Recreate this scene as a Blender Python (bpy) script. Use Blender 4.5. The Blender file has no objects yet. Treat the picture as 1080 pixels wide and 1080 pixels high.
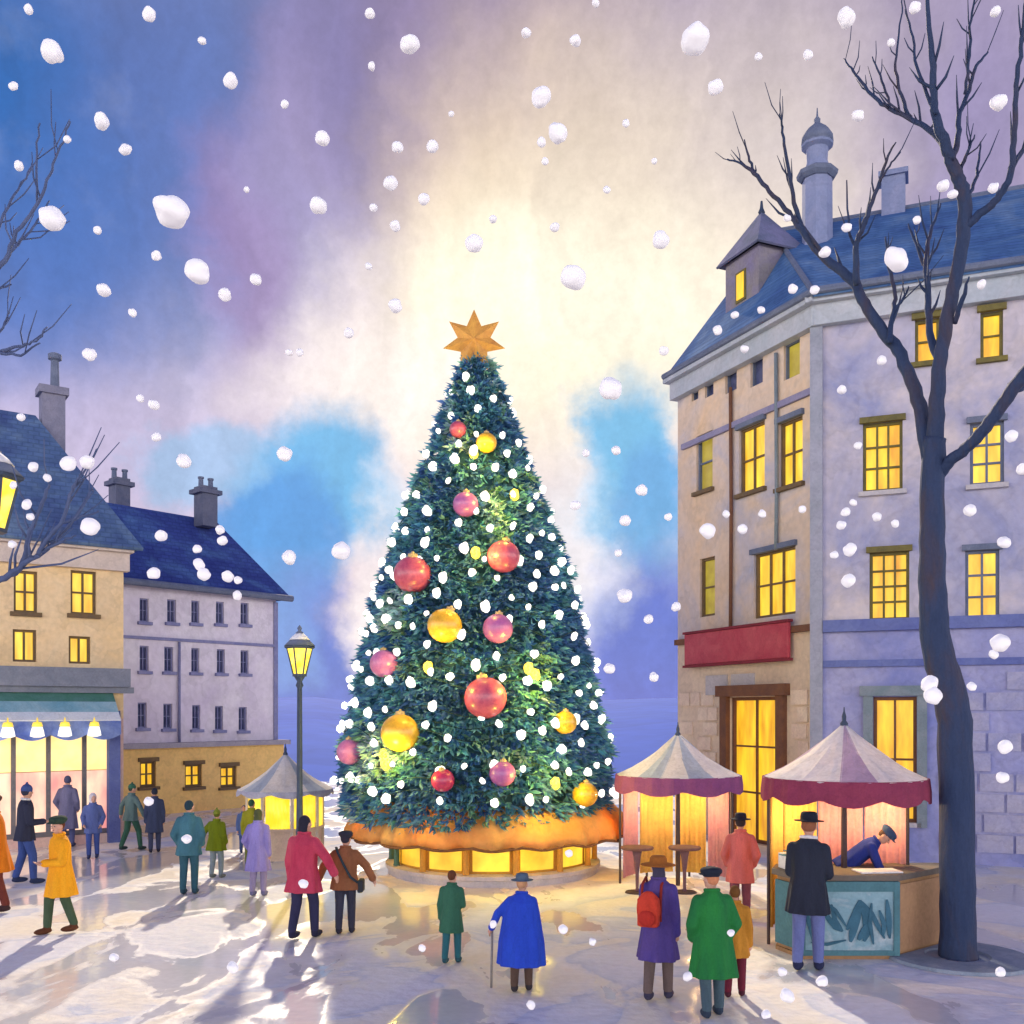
import bpy, bmesh, math, random
from mathutils import Vector, Matrix, noise as mnoise
R = math.radians
rnd = random.Random(11)
C = bpy.context.scene.collection
SC = bpy.context.scene

# ------------------------------------------------------------------ camera model
F, HOR, H = 1050.0, 750.0, 3.5            # focal length in px of the 1080 frame, eye line, eye height
def P(px, py, d): return Vector(((px-540)*d/F, d, H+(HOR-py)*d/F))
def G(px, py):
    d = F*H/(py-HOR); return Vector(((px-540)*d/F, d, 0))
cam = bpy.data.cameras.new('camera'); cam.sensor_width = 36; cam.lens = 36*F/1080
cam.shift_y = (HOR-540)/1080; cam.clip_end = 3000; cam.clip_start = .05
co = bpy.data.objects.new('camera', cam); C.objects.link(co)
co.location = (0, 0, H); co.rotation_euler = (R(90), 0, 0); SC.camera = co

# ------------------------------------------------------------------ colour helpers
def lin(c):
    return tuple(((v/255)/12.92 if v/255 <= .04045 else ((v/255+.055)/1.055)**2.4) for v in c)
def c4(c): return (c[0], c[1], c[2], 1)

# ------------------------------------------------------------------ materials
_mats = {}
def wc(name, c1, c2=None, scale=1.2, rough=.85, spread=.5, bump=.15, bscale=18, stretch=(1,1,1), trans=0, c3=None):
    """wash-like matte material: pigment varies in soft-edged blotches; colours are linear albedo"""
    if name in _mats: return _mats[name]
    m = bpy.data.materials.new(name); m.use_nodes = True
    nt = m.node_tree; n = nt.nodes; l = nt.links
    b = n['Principled BSDF']; b.inputs['Roughness'].default_value = rough
    b.inputs['Specular IOR Level'].default_value = .25
    c2 = c2 or tuple(v*.72 for v in c1)
    tc = n.new('ShaderNodeTexCoord'); mp = n.new('ShaderNodeMapping'); mp.inputs['Scale'].default_value = stretch
    l.new(tc.outputs['Object'], mp.inputs[0])
    no = n.new('ShaderNodeTexNoise'); no.inputs['Scale'].default_value = scale; no.inputs['Detail'].default_value = 6
    no.inputs['Roughness'].default_value = .6; no.inputs['Distortion'].default_value = .6
    l.new(mp.outputs[0], no.inputs['Vector'])
    r = n.new('ShaderNodeValToRGB'); e = r.color_ramp.elements
    e[0].position = .5-spread*.4; e[0].color = c4(c1); e[1].position = .5+spread*.4; e[1].color = c4(c2)
    if c3:
        x = e.new(.5); x.color = c4(c3)
    l.new(no.outputs['Fac'], r.inputs[0])
    # pigment rims and granulation
    n2 = n.new('ShaderNodeTexNoise'); n2.inputs['Scale'].default_value = scale*2.3; n2.inputs['Detail'].default_value = 4
    l.new(mp.outputs[0], n2.inputs['Vector'])
    r2 = n.new('ShaderNodeValToRGB'); e2 = r2.color_ramp.elements
    e2[0].position = .40; e2[0].color = (1,1,1,1); e2[1].position = .62; e2[1].color = (.9,.9,.9,1)
    for p_, v_ in ((.50,.97),(.525,.74),(.55,.86)):
        x = e2.new(p_); x.color = (v_,v_,v_,1)
    l.new(n2.outputs['Fac'], r2.inputs[0])
    n3 = n.new('ShaderNodeTexNoise'); n3.inputs['Scale'].default_value = scale*14; n3.inputs['Detail'].default_value = 3
    l.new(tc.outputs['Object'], n3.inputs['Vector'])
    r3 = n.new('ShaderNodeMapRange'); r3.inputs['To Min'].default_value = .78; r3.inputs['To Max'].default_value = 1.2
    l.new(n3.outputs['Fac'], r3.inputs[0])
    mx = n.new('ShaderNodeMix'); mx.data_type = 'RGBA'; mx.blend_type = 'MULTIPLY'; mx.inputs[0].default_value = .45
    l.new(r.outputs[0], mx.inputs[6]); l.new(r2.outputs[0], mx.inputs[7])
    mx2 = n.new('ShaderNodeMix'); mx2.data_type = 'RGBA'; mx2.blend_type = 'MULTIPLY'; mx2.inputs[0].default_value = .8
    l.new(mx.outputs[2], mx2.inputs[6]); l.new(r3.outputs[0], mx2.inputs[7])
    l.new(mx2.outputs[2], b.inputs['Base Color'])
    if bump:
        bn = n.new('ShaderNodeTexNoise'); bn.inputs['Scale'].default_value = bscale; bn.inputs['Detail'].default_value = 5
        l.new(mp.outputs[0], bn.inputs['Vector'])
        bp = n.new('ShaderNodeBump'); bp.inputs['Strength'].default_value = bump; bp.inputs['Distance'].default_value = .05
        l.new(bn.outputs['Fac'], bp.inputs['Height']); l.new(bp.outputs[0], b.inputs['Normal'])
    if trans:
        t = n.new('ShaderNodeBsdfTranslucent'); l.new(mx2.outputs[2], t.inputs[0])
        ms = n.new('ShaderNodeMixShader'); ms.inputs[0].default_value = trans
        l.new(b.outputs[0], ms.inputs[1]); l.new(t.outputs[0], ms.inputs[2])
        l.new(ms.outputs[0], n['Material Output'].inputs[0])
    _mats[name] = m; return m

def glow(name, c1, c2, strength, scale=2.0, stretch=(1,1,1), spread=.25):
    """lit glass: emission uneven as a curtained, lamp-lit room is"""
    if name in _mats: return _mats[name]
    m = bpy.data.materials.new(name); m.use_nodes = True
    nt = m.node_tree; n = nt.nodes; l = nt.links
    b = n['Principled BSDF']; b.inputs['Roughness'].default_value = .35
    tc = n.new('ShaderNodeTexCoord'); mp = n.new('ShaderNodeMapping'); mp.inputs['Scale'].default_value = stretch
    l.new(tc.outputs['Object'], mp.inputs[0])
    no = n.new('ShaderNodeTexNoise'); no.inputs['Scale'].default_value = scale; no.inputs['Detail'].default_value = 4
    l.new(mp.outputs[0], no.inputs['Vector'])
    r = n.new('ShaderNodeValToRGB'); e = r.color_ramp.elements
    e[0].position = .5-spread*.5; e[0].color = c4(c1); e[1].position = .5+spread*.5; e[1].color = c4(c2)
    l.new(no.outputs['Fac'], r.inputs[0])
    b.inputs['Base Color'].default_value = c4(tuple(v*.3 for v in c2))
    l.new(r.outputs[0], b.inputs['Emission Color']); b.inputs['Emission Strength'].default_value = strength
    _mats[name] = m; return m

# ------------------------------------------------------------------ mesh builder
class MB:
    def __init__(s, M=None): s.v = []; s.f = []; s.mi = []; s.M = M; s.col = []; s.cur = 0
    def add(s, vs, fs, mi=None):
        o = len(s.v)
        for p in vs:
            p = Vector(p); s.v.append(s.M @ p if s.M else p)
        for f in fs:
            s.f.append([i+o for i in f]); s.mi.append(s.cur if mi is None else mi)
    def hexa(s, q):      # q: 4 bottom (ccw from above) + 4 top
        s.add(q, [(3,2,1,0),(4,5,6,7),(0,1,5,4),(1,2,6,5),(2,3,7,6),(3,0,4,7)])
    def box(s, c, size, rz=0):
        x, y, z = size[0]/2, size[1]/2, size[2]/2; cr, sr = math.cos(rz), math.sin(rz)
        q = []
        for dz in (-z, z):
            for dx, dy in ((-x,-y),(x,-y),(x,y),(-x,y)):
                q.append((c[0]+dx*cr-dy*sr, c[1]+dx*sr+dy*cr, c[2]+dz))
        s.hexa(q)
    def fbox(s, fc, u0, u1, v0, v1, n0, n1):
        q = []
        for v in (v0, v1):
            for u, n in ((u0,n1),(u1,n1),(u1,n0),(u0,n0)): q.append(fc.pt(u, v, n))
        s.hexa(q)
    def tube(s, pts, rad, n=8, caps=True, sq=1.0):
        pts = [Vector(p) for p in pts]
        if not hasattr(rad, '__len__'): rad = [rad]*len(pts)
        vs = []; fs = []; up = None
        for i, p in enumerate(pts):
            t = (pts[min(i+1,len(pts)-1)]-pts[max(i-1,0)]).normalized()
            if up is None:
                up = Vector((0,0,1)) if abs(t.z) < .9 else Vector((1,0,0))
            a = t.cross(up).normalized(); b = a.cross(t).normalized(); up = b
            for k in range(n):
                an = 2*math.pi*k/n; vs.append(p + (a*math.cos(an) + b*math.sin(an)*sq)*rad[i])
        for i in range(len(pts)-1):
            for k in range(n):
                k2 = (k+1) % n; fs.append((i*n+k, i*n+k2, (i+1)*n+k2, (i+1)*n+k))
        if caps: fs.append(tuple(range(n))[::-1]); fs.append(tuple((len(pts)-1)*n+k for k in range(n)))
        s.add(vs, fs)
    def lathe(s, prof, c=(0,0,0), n=16, sx=1, sy=1, wob=0, ph=0):     # prof: (r,z)
        vs = []; fs = []
        for r, z in prof:
            for k in range(n):
                a = 2*math.pi*k/n + ph; vs.append((c[0]+r*math.cos(a)*sx, c[1]+r*math.sin(a)*sy, c[2]+z))
        for i in range(len(prof)-1):
            for k in range(n):
                k2 = (k+1) % n; fs.append((i*n+k, i*n+k2, (i+1)*n+k2, (i+1)*n+k))
        fs.append(tuple(range(n))[::-1]); fs.append(tuple((len(prof)-1)*n+k for k in range(n)))
        s.add(vs, fs)
    def ell(s, c, r, n=14, m=9, rot=None):
        c = Vector(c); vs = []; fs = []
        vs.append(Vector((0,0,-r[2])))
        for i in range(1, m):
            t = math.pi*i/m
            for k in range(n):
                a = 2*math.pi*k/n
                vs.append(Vector((r[0]*math.sin(t)*math.cos(a), r[1]*math.sin(t)*math.sin(a), -r[2]*math.cos(t))))
        vs.append(Vector((0,0,r[2])))
        for k in range(n): fs.append((0, 1+(k+1)%n, 1+k))
        for i in range(m-2):
            for k in range(n):
                k2 = (k+1)%n; a = 1+i*n; fs.append((a+k, a+k2, a+n+k2, a+n+k))
        L = len(vs)-1; a = 1+(m-2)*n
        for k in range(n): fs.append((a+k, a+(k+1)%n, L))
        if rot: vs = [rot @ p for p in vs]
        s.add([p+c for p in vs], fs)
    def cap(s, p, q, r1, r2, n=12):        # tapered capsule
        p, q = Vector(p), Vector(q); t = (q-p); L = t.length; t.normalize()
        pts = []; rr = []
        for k in range(4):
            a = math.pi/2*k/4 + .12; pts.append(p - t*r1*math.cos(a)); rr.append(r1*math.sin(a))
        pts.append(p); rr.append(r1); pts.append(q); rr.append(r2)
        for k in range(4):
            a = math.pi/2*(3-k)/4 + .12; pts.append(q + t*r2*math.cos(a)); rr.append(r2*math.sin(a))
        s.tube(pts, rr, n)
    def wall(s, fc, u0, u1, z0, z1, ops, rev=.22):
        us = sorted({u0, u1, *[o[0] for o in ops], *[o[1] for o in ops]}); us = [u for u in us if u0 <= u <= u1]
        zs = sorted({z0, z1, *[o[2] for o in ops], *[o[3] for o in ops]}); zs = [z for z in zs if z0 <= z <= z1]
        for i in range(len(us)-1):
            for j in range(len(zs)-1):
                um, zm = (us[i]+us[i+1])/2, (zs[j]+zs[j+1])/2
                if any(o[0] < um < o[1] and o[2] < zm < o[3] for o in ops): continue
                s.add([fc.pt(us[i],zs[j]), fc.pt(us[i+1],zs[j]), fc.pt(us[i+1],zs[j+1]), fc.pt(us[i],zs[j+1])], [(0,1,2,3)])
        for a, b, c, d in ops:
            q = [(a,c),(b,c),(b,d),(a,d)]
            for k in range(4):
                p1, p2 = q[k], q[(k+1)%4]
                s.add([fc.pt(*p1), fc.pt(*p2), fc.pt(*p2,-rev), fc.pt(*p1,-rev)], [(0,1,2,3)])
    def data(s, name, org):
        me = bpy.data.meshes.new(name)
        me.from_pydata([tuple(v-org) for v in s.v], [], s.f)
        return me
    def build(s, name, mats, parent=None, origin=None, smooth=False, recalc=True):
        if not isinstance(mats, (list, tuple)): mats = [mats]
        org = worigin(parent) if parent else Vector(origin or (0,0,0))
        me = s.data(name, org)
        for m in mats: me.materials.append(m)
        for p, i in zip(me.polygons, s.mi): p.material_index = i
        if recalc:
            bm = bmesh.new(); bm.from_mesh(me); bmesh.ops.recalc_face_normals(bm, faces=bm.faces); bm.to_mesh(me); bm.free()
        if smooth: me.polygons.foreach_set('use_smooth', [True]*len(me.polygons))
        o = bpy.data.objects.new(name, me); C.objects.link(o)
        if parent: o.parent = parent
        else: o.location = org
        return o
def worigin(o):
    v = Vector((0,0,0))
    while o: v = v + o.location; o = o.parent
    return v
def bevel(o, w=.02, seg=2):
    m = o.modifiers.new('bevel', 'BEVEL'); m.width = w; m.segments = seg; m.limit_method = 'ANGLE'; return o
def tag(o, label=None, cat=None, group=None, kind=None):
    if label: o['label'] = label
    if cat: o['category'] = cat
    if group: o['group'] = group
    if kind: o['kind'] = kind
    return o
def thing(name, loc, label, cat, group=None):
    o = bpy.data.objects.new(name, None); C.objects.link(o); o.location = loc; o.empty_display_size = .2
    return tag(o, label, cat, group)
class Fac:
    def __init__(s, A, B):
        s.A = Vector((A[0],A[1])); B = Vector((B[0],B[1])); s.L = (B-s.A).length
        s.U = (B-s.A).normalized(); s.N = Vector((s.U.y, -s.U.x))
    def pt(s, u, v, n=0):
        p = s.A + s.U*u + s.N*n; return Vector((p.x, p.y, v))
    def uv(s, px, py):
        k = (px-540)/F     # A+U*u = t*(k,1)
        det = -s.U.x + s.U.y*k
        u = (s.A.x - k*s.A.y)/det
        t = s.A.y + s.U.y*u
        return u, H+(HOR-py)*t/F
    def rect(s, cx, y0, y1, w):
        ua, _ = s.uv(cx-w/2, y0); ub, _ = s.uv(cx+w/2, y0)
        _, za = s.uv(cx, y1); _, zb = s.uv(cx, y0)
        return (ua, ub, za, zb)
def remesh(mb, name, mat, parent, voxel, smooth=3, root=None):
    """closed pieces fused into one continuous skin"""
    org = worigin(parent) if parent is not None else Vector(root)
    me = mb.data(name, org); o = bpy.data.objects.new(name, me); C.objects.link(o)
    m = o.modifiers.new('r', 'REMESH'); m.mode = 'VOXEL'; m.voxel_size = voxel; m.use_smooth_shade = True
    if smooth:
        q = o.modifiers.new('s', 'SMOOTH'); q.factor = .5; q.iterations = smooth
    dg = bpy.context.evaluated_depsgraph_get()
    new = bpy.data.meshes.new_from_object(o.evaluated_get(dg)); o.modifiers.clear(); o.data = new; new.name = name
    bpy.data.meshes.remove(me)
    new.materials.clear(); new.materials.append(mat)
    new.polygons.foreach_set('use_smooth', [True]*len(new.polygons))
    if parent is not None: o.parent = parent
    else: o.location = org
    return o

# ------------------------------------------------------------------ world: sky of washed clouds over a low sun
SUN_AZ, SUN_EL = R(-6), R(29)           # azimuth measured from +Y towards +X
def build_world():
    w = bpy.data.worlds.new('World'); SC.world = w; w.use_nodes = True
    nt = w.node_tree; n = nt.nodes; l = nt.links; n.clear()
    def val(x, sock):
        if isinstance(x, (int, float)): sock.default_value = x
        else: l.new(x, sock)
    def math_(op, a, b=0, clamp=False):
        m = n.new('ShaderNodeMath'); m.operation = op; m.use_clamp = clamp; val(a, m.inputs[0]); val(b, m.inputs[1]); return m.outputs[0]
    def vmath(op, a, b=None):
        m = n.new('ShaderNodeVectorMath'); m.operation = op; l.new(a, m.inputs[0])
        if b is not None:
            if isinstance(b, tuple): m.inputs[1].default_value = b
            else: l.new(b, m.inputs[1])
        return m
    def mr(x, a, b, c, d, smooth=True):
        m = n.new('ShaderNodeMapRange'); m.interpolation_type = 'SMOOTHSTEP' if smooth else 'LINEAR'
        l.new(x, m.inputs[0])
        for i, v in zip((1,2,3,4), (a,b,c,d)): m.inputs[i].default_value = v
        return m.outputs[0]
    def mix(f, a, b, mode='MIX'):
        m = n.new('ShaderNodeMix'); m.data_type = 'RGBA'; m.blend_type = mode
        val(f, m.inputs[0])
        for x, k in ((a,6),(b,7)):
            if isinstance(x, tuple): m.inputs[k].default_value = c4(x)
            else: l.new(x, m.inputs[k])
        return m.outputs[2]
    def noise(vec, scale, detail=5, rough=.55):
        m = n.new('ShaderNodeTexNoise'); m.inputs['Scale'].default_value = scale; m.inputs['Detail'].default_value = detail
        m.inputs['Roughness'].default_value = rough; l.new(vec, m.inputs['Vector']); return m
    tc = n.new('ShaderNodeTexCoord'); sx = n.new('ShaderNodeSeparateXYZ'); l.new(tc.outputs['Generated'], sx.inputs[0])
    az = math_('ARCTAN2', sx.outputs[0], sx.outputs[1]); el = math_('ARCSINE', sx.outputs[2])
    cb = n.new('ShaderNodeCombineXYZ'); l.new(az, cb.inputs[0]); l.new(el, cb.inputs[1]); uv = cb.outputs[0]
    D = tc.outputs['Generated']
    n1 = vmath('SUBTRACT', noise(D, 3.6, 4).outputs['Color'], (.5,.5,.5)).outputs[0]
    n2 = vmath('SUBTRACT', noise(D, 15, 6, .65).outputs['Color'], (.5,.5,.5)).outputs[0]
    wv = vmath('ADD', vmath('MULTIPLY', n1, (.20,.16,0)).outputs[0], vmath('MULTIPLY', n2, (.075,.05,0)).outputs[0]).outputs[0]
    uvw = vmath('ADD', uv, wv).outputs[0]
    def blob(col, px, py, rx, ry, rgb, st=1, lo=.25, hi=1.35, gain=1):
        a = math.atan((px-540)/F); e = math.atan((HOR-py)/math.hypot(F, px-540))
        d = vmath('MULTIPLY', vmath('SUBTRACT', uvw, (a,e,0)).outputs[0], (F/rx, F/ry, 0)).outputs[0]
        ln = n.new('ShaderNodeVectorMath'); ln.operation = 'LENGTH'; l.new(d, ln.inputs[0])
        return mix(mr(ln.outputs['Value'], lo, hi, st, 0), col, tuple(v*gain for v in lin(rgb)))
    base = lin((222,205,214))
    col = mix(mr(el, .62, .85, 0, 1), base, lin((40,66,150)))
    B = [  # px, py, rx, ry, colour, strength
        (80,350,320,190,(182,172,208),.95), (120,440,240,110,(188,176,208),.85),
        (340,340,200,140,(206,194,212),.85),
        (560,60,360,160,(150,132,164),.95), (900,70,320,180,(166,152,176),.95), (1020,170,150,150,(150,138,180),.85),
        (40,120,270,200,(24,98,176),1), (30,270,120,110,(64,106,182),.8), (210,50,170,140,(78,102,166),.9),
        (215,190,120,140,(76,108,180),.8), (430,70,140,150,(130,114,156),.9), (340,50,90,140,(108,104,162),.75),
        (250,280,56,120,(152,122,172),.7), (310,170,60,130,(156,142,186),.6),
        (560,210,150,150,(226,204,174),.85), (700,230,150,160,(228,212,194),.85), (840,150,120,120,(202,188,188),.7),
        (800,330,120,140,(244,230,212),.8),
        (570,375,225,155,(255,241,212),1), (400,420,160,60,(252,240,232),.8), (620,330,150,90,(255,248,226),.9),
        (330,520,105,76,(104,176,224),1.0), (290,580,85,100,(74,144,214),.9), (210,480,70,40,(140,186,226),.7),
        (330,720,90,120,(88,116,202),1), (300,660,60,60,(120,160,220),.6),
        (665,520,66,110,(116,184,226),1.0), (690,560,50,90,(98,160,218),.7), (690,720,100,120,(92,112,202),1),
        (600,610,40,120,(236,234,238),.7), (420,620,35,120,(245,236,230),.6), (640,640,30,50,(190,200,232),.5),
    ]
    for px, py, rx, ry, rgb, st in B:
        sharp = rgb[2] > 200 and rgb[0] < 150
        col = blob(col, px, py, rx, ry, rgb, st, *( (.62, 1.12) if sharp else (.2, 1.4) ))
    # pigment running in downward streaks, and granulation
    sm = n.new('ShaderNodeMapping'); sm.inputs['Scale'].default_value = (20, 1.8, 1); l.new(uvw, sm.inputs[0])
    st = noise(sm.outputs[0], 1, 4, .55).outputs['Fac']
    col = mix(1, col, mr(st, .3, .7, .86, 1.10, False), 'MULTIPLY')
    gr = noise(D, 90, 4, .7).outputs['Fac']
    col = mix(1, col, mr(gr, .25, .75, .92, 1.08, False), 'MULTIPLY')
    bl = noise(D, 9, 6, .6).outputs['Fac']
    col = mix(mr(bl, .55, .70, 0, .05), col, lin((250,246,250)))
    # the half of the sky behind the viewer: bright low band added to light the facades
    col = mix(mr(sx.outputs[1], -.15, .55, 1, 0), col, mix(mr(el, .10, .46, 0, 1), REAR_FILL, lin((40,66,150))))
    bg = n.new('ShaderNodeBackground'); l.new(col, bg.inputs[0]); bg.inputs[1].default_value = SKY
    sk = n.new('ShaderNodeTexSky'); sk.sky_type = 'NISHITA'; sk.sun_disc = False
    sk.sun_elevation = SUN_EL; sk.sun_rotation = SUN_AZ
    bg2 = n.new('ShaderNodeBackground'); l.new(sk.outputs[0], bg2.inputs[0]); bg2.inputs[1].default_value = .06
    ms = n.new('ShaderNodeMixShader'); ms.inputs[0].default_value = .06
    l.new(bg.outputs[0], ms.inputs[1]); l.new(bg2.outputs[0], ms.inputs[2])
    out = n.new('ShaderNodeOutputWorld'); l.new(ms.outputs[0], out.inputs[0])
REAR_FILL = (4.0, 3.72, 3.70); SKY = .84
build_world()
sl = bpy.data.lights.new('sun', 'SUN'); sl.energy = 3.0; sl.angle = R(1.2); sl.color = (1, .84, .62)
so = bpy.data.objects.new('sun', sl); C.objects.link(so)
sd = Vector((math.sin(SUN_AZ)*math.cos(SUN_EL), math.cos(SUN_AZ)*math.cos(SUN_EL), math.sin(SUN_EL)))
so.rotation_euler = (-sd).to_track_quat('-Z', 'Y').to_euler(); so.location = sd*60
def lamp(p, energy, parent=None, color=(1,.66,.25), radius=.08):
    d = bpy.data.lights.new('lamp_light', 'POINT'); d.energy = energy; d.color = color; d.shadow_soft_size = radius
    o = bpy.data.objects.new('lamp_light', d); C.objects.link(o)
    if parent: o.parent = parent; o.location = Vector(p)-worigin(parent)
    else: o.location = p
    return o

# ------------------------------------------------------------------ common materials
SNOW = wc('snow', (.86,.85,.84), (.74,.76,.82), 1.5, .7, .6, .3, 25)
YEL = glow('lit_pane', (.60,.24,.01), (1,.74,.07), .85, 2.0, (2.2,2.2,.45), .5)
YELD = glow('dim_pane', (.30,.22,.03), (.42,.33,.04), .7, 3)
ORA = glow('amber_pane', (.52,.16,.01), (1,.66,.03), .88, 2.0, (2.2,2.2,.45), .5)
DARKP = wc('dark_pane', (.05,.06,.14), (.10,.12,.24), 3, .2, .4, 0)
WOODF = wc('window_wood', (.20,.13,.06), (.13,.10,.07), 4)
SLATE = wc('slate_trim', (.11,.14,.22), (.17,.20,.28), 2)
STONE = wc('pale_stone', (.55,.52,.50), (.44,.43,.48), 1.5)
IRON = wc('dark_iron', (.035,.05,.09), (.05,.08,.13), 3, .5)

# ------------------------------------------------------------------ ground
def build_ground():
    m = bpy.data.materials.new('trodden_snow'); m.use_nodes = True
    nt = m.node_tree; n = nt.nodes; l = nt.links; b = n['Principled BSDF']
    tc = n.new('ShaderNodeTexCoord')
    def noise(scale, detail=5, dist=0, mapping=None):
        x = n.new('ShaderNodeTexNoise'); x.inputs['Scale'].default_value = scale; x.inputs['Detail'].default_value = detail
        x.inputs['Distortion'].default_value = dist
        if mapping:
            mp = n.new('ShaderNodeMapping'); mp.inputs['Scale'].default_value = mapping; l.new(tc.outputs['Object'], mp.inputs[0]); l.new(mp.outputs[0], x.inputs['Vector'])
        else: l.new(tc.outputs['Object'], x.inputs['Vector'])
        return x.outputs['Fac']
    def ramp(x, stops):
        r = n.new('ShaderNodeValToRGB'); e = r.color_ramp.elements
        e[0].position, e[0].color = stops[0][0], c4(stops[0][1]); e[1].position, e[1].color = stops[-1][0], c4(stops[-1][1])
        for p_, c_ in stops[1:-1]:
            y = e.new(p_); y.color = c4(c_)
        l.new(x, r.inputs[0]); return r.outputs[0]
    big = noise(.42, 6, .9)
    snow = ramp(big, [(.30,(.84,.77,.62)),(.45,(.86,.82,.74)),(.505,(.80,.79,.78)),(.52,(.62,.66,.75)),(.56,(.73,.75,.81)),(.72,(.78,.78,.84))])
    wn = noise(.5, 5, .5, (1.5,.7,1)); sp = n.new('ShaderNodeSeparateXYZ'); l.new(tc.outputs['Object'], sp.inputs[0])
    gx = n.new('ShaderNodeMapRange'); gx.interpolation_type = 'SMOOTHSTEP'; l.new(sp.outputs[0], gx.inputs[0]); gx.inputs[1].default_value = 3; gx.inputs[2].default_value = -4; gx.inputs[3].default_value = -.02; gx.inputs[4].default_value = .06
    ad = n.new('ShaderNodeMath'); l.new(wn, ad.inputs[0]); l.new(gx.outputs[0], ad.inputs[1])      # the left of the square is trodden to slush
    wet = ramp(ad.outputs[0], [(.50,(0,0,0)),(.58,(1,1,1))])
    mx = n.new('ShaderNodeMix'); mx.data_type = 'RGBA'; mx.blend_type = 'MIX'
    f = n.new('ShaderNodeMath'); f.operation = 'MULTIPLY'; f.inputs[1].default_value = .75; l.new(wet, f.inputs[0])
    l.new(f.outputs[0], mx.inputs[0]); l.new(snow, mx.inputs[6]); mx.inputs[7].default_value = (.58,.59,.64,1)
    gr = n.new('ShaderNodeMapRange'); gr.inputs[3].default_value = .86; gr.inputs[4].default_value = 1.1; l.new(noise(9, 6), gr.inputs[0])
    m2 = n.new('ShaderNodeMix'); m2.data_type = 'RGBA'; m2.blend_type = 'MULTIPLY'; m2.inputs[0].default_value = 1
    l.new(mx.outputs[2], m2.inputs[6]); l.new(gr.outputs[0], m2.inputs[7]); l.new(m2.outputs[2], b.inputs['Base Color'])
    rr = n.new('ShaderNodeMapRange'); rr.inputs[3].default_value = .9; rr.inputs[4].default_value = .10; l.new(wet, rr.inputs[0])
    l.new(rr.outputs[0], b.inputs['Roughness']); sr = n.new('ShaderNodeMapRange'); sr.inputs[3].default_value = .08; sr.inputs[4].default_value = .6; l.new(wet, sr.inputs[0]); l.new(sr.outputs[0], b.inputs['Specular IOR Level'])
    bp = n.new('ShaderNodeBump'); bp.inputs['Distance'].default_value = .08; bs = n.new('ShaderNodeMapRange'); bs.inputs[3].default_value = .5; bs.inputs[4].default_value = .05; l.new(wet, bs.inputs[0]); l.new(bs.outputs[0], bp.inputs['Strength'])
    l.new(noise(4.5, 9), bp.inputs['Height']); l.new(bp.outputs[0], b.inputs['Normal'])
    mb = MB(); S = 900
    mb.add([(-S,-S,0),(S,-S,0),(S,S,0),(-S,S,0)], [(0,1,2,3)])
    tag(mb.build('ground', m), 'trodden snow covering the square', None, None, 'structure')
    # far hills, distance haze painted into their blue base colour
    hm = wc('far_hill_haze', (.05,.14,.66), (.08,.19,.70), .03, .95, .5, 0)
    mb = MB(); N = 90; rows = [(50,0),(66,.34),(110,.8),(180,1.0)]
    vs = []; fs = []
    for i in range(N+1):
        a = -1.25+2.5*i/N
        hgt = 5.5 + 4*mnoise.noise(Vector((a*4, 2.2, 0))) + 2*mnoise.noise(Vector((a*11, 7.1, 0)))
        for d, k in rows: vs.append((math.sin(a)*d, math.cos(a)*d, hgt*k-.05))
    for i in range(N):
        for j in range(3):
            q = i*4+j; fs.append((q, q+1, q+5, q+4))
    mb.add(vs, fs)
    tag(mb.build('hills', hm, smooth=True), 'low hills tinted haze blue far behind the square', None, None, 'structure')
build_ground()

def slate(name, c1, c2, c3):
    m = wc(name, c1, c2, .6, .95, .7, 0, 6, c3=c3); nt = m.node_tree; n = nt.nodes; l = nt.links; b = n['Principled BSDF']; b.inputs['Specular IOR Level'].default_value = .04
    tc = n.new('ShaderNodeTexCoord'); sx = n.new('ShaderNodeSeparateXYZ'); l.new(tc.outputs['Object'], sx.inputs[0])
    cb = n.new('ShaderNodeCombineXYZ'); d = n.new('ShaderNodeMath'); d.operation = 'MULTIPLY_ADD'; d.inputs[1].default_value = .45
    l.new(sx.outputs[1], d.inputs[0]); l.new(sx.outputs[0], d.inputs[2]); l.new(d.outputs[0], cb.inputs[0]); l.new(sx.outputs[2], cb.inputs[1])
    br = n.new('ShaderNodeTexBrick'); br.inputs['Scale'].default_value = 1; br.inputs['Brick Width'].default_value = .30; br.inputs['Row Height'].default_value = .15; br.inputs['Mortar Size'].default_value = .02
    br.inputs['Color1'].default_value = (.75,.75,.75,1); br.inputs['Color2'].default_value = (1.2,1.2,1.2,1); br.inputs['Mortar'].default_value = (.55,.55,.55,1); l.new(cb.outputs[0], br.inputs['Vector'])
    src = b.inputs['Base Color'].links[0].from_socket; mx = n.new('ShaderNodeMix'); mx.data_type = 'RGBA'; mx.blend_type = 'MULTIPLY'; mx.inputs[0].default_value = .4
    l.new(src, mx.inputs[6]); l.new(br.outputs['Color'], mx.inputs[7]); l.new(mx.outputs[2], b.inputs['Base Color'])
    bp = n.new('ShaderNodeBump'); bp.inputs['Strength'].default_value = .4; bp.inputs['Distance'].default_value = .03; l.new(br.outputs['Fac'], bp.inputs['Height']); bp.invert = True; l.new(bp.outputs[0], b.inputs['Normal'])
    return m
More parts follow.
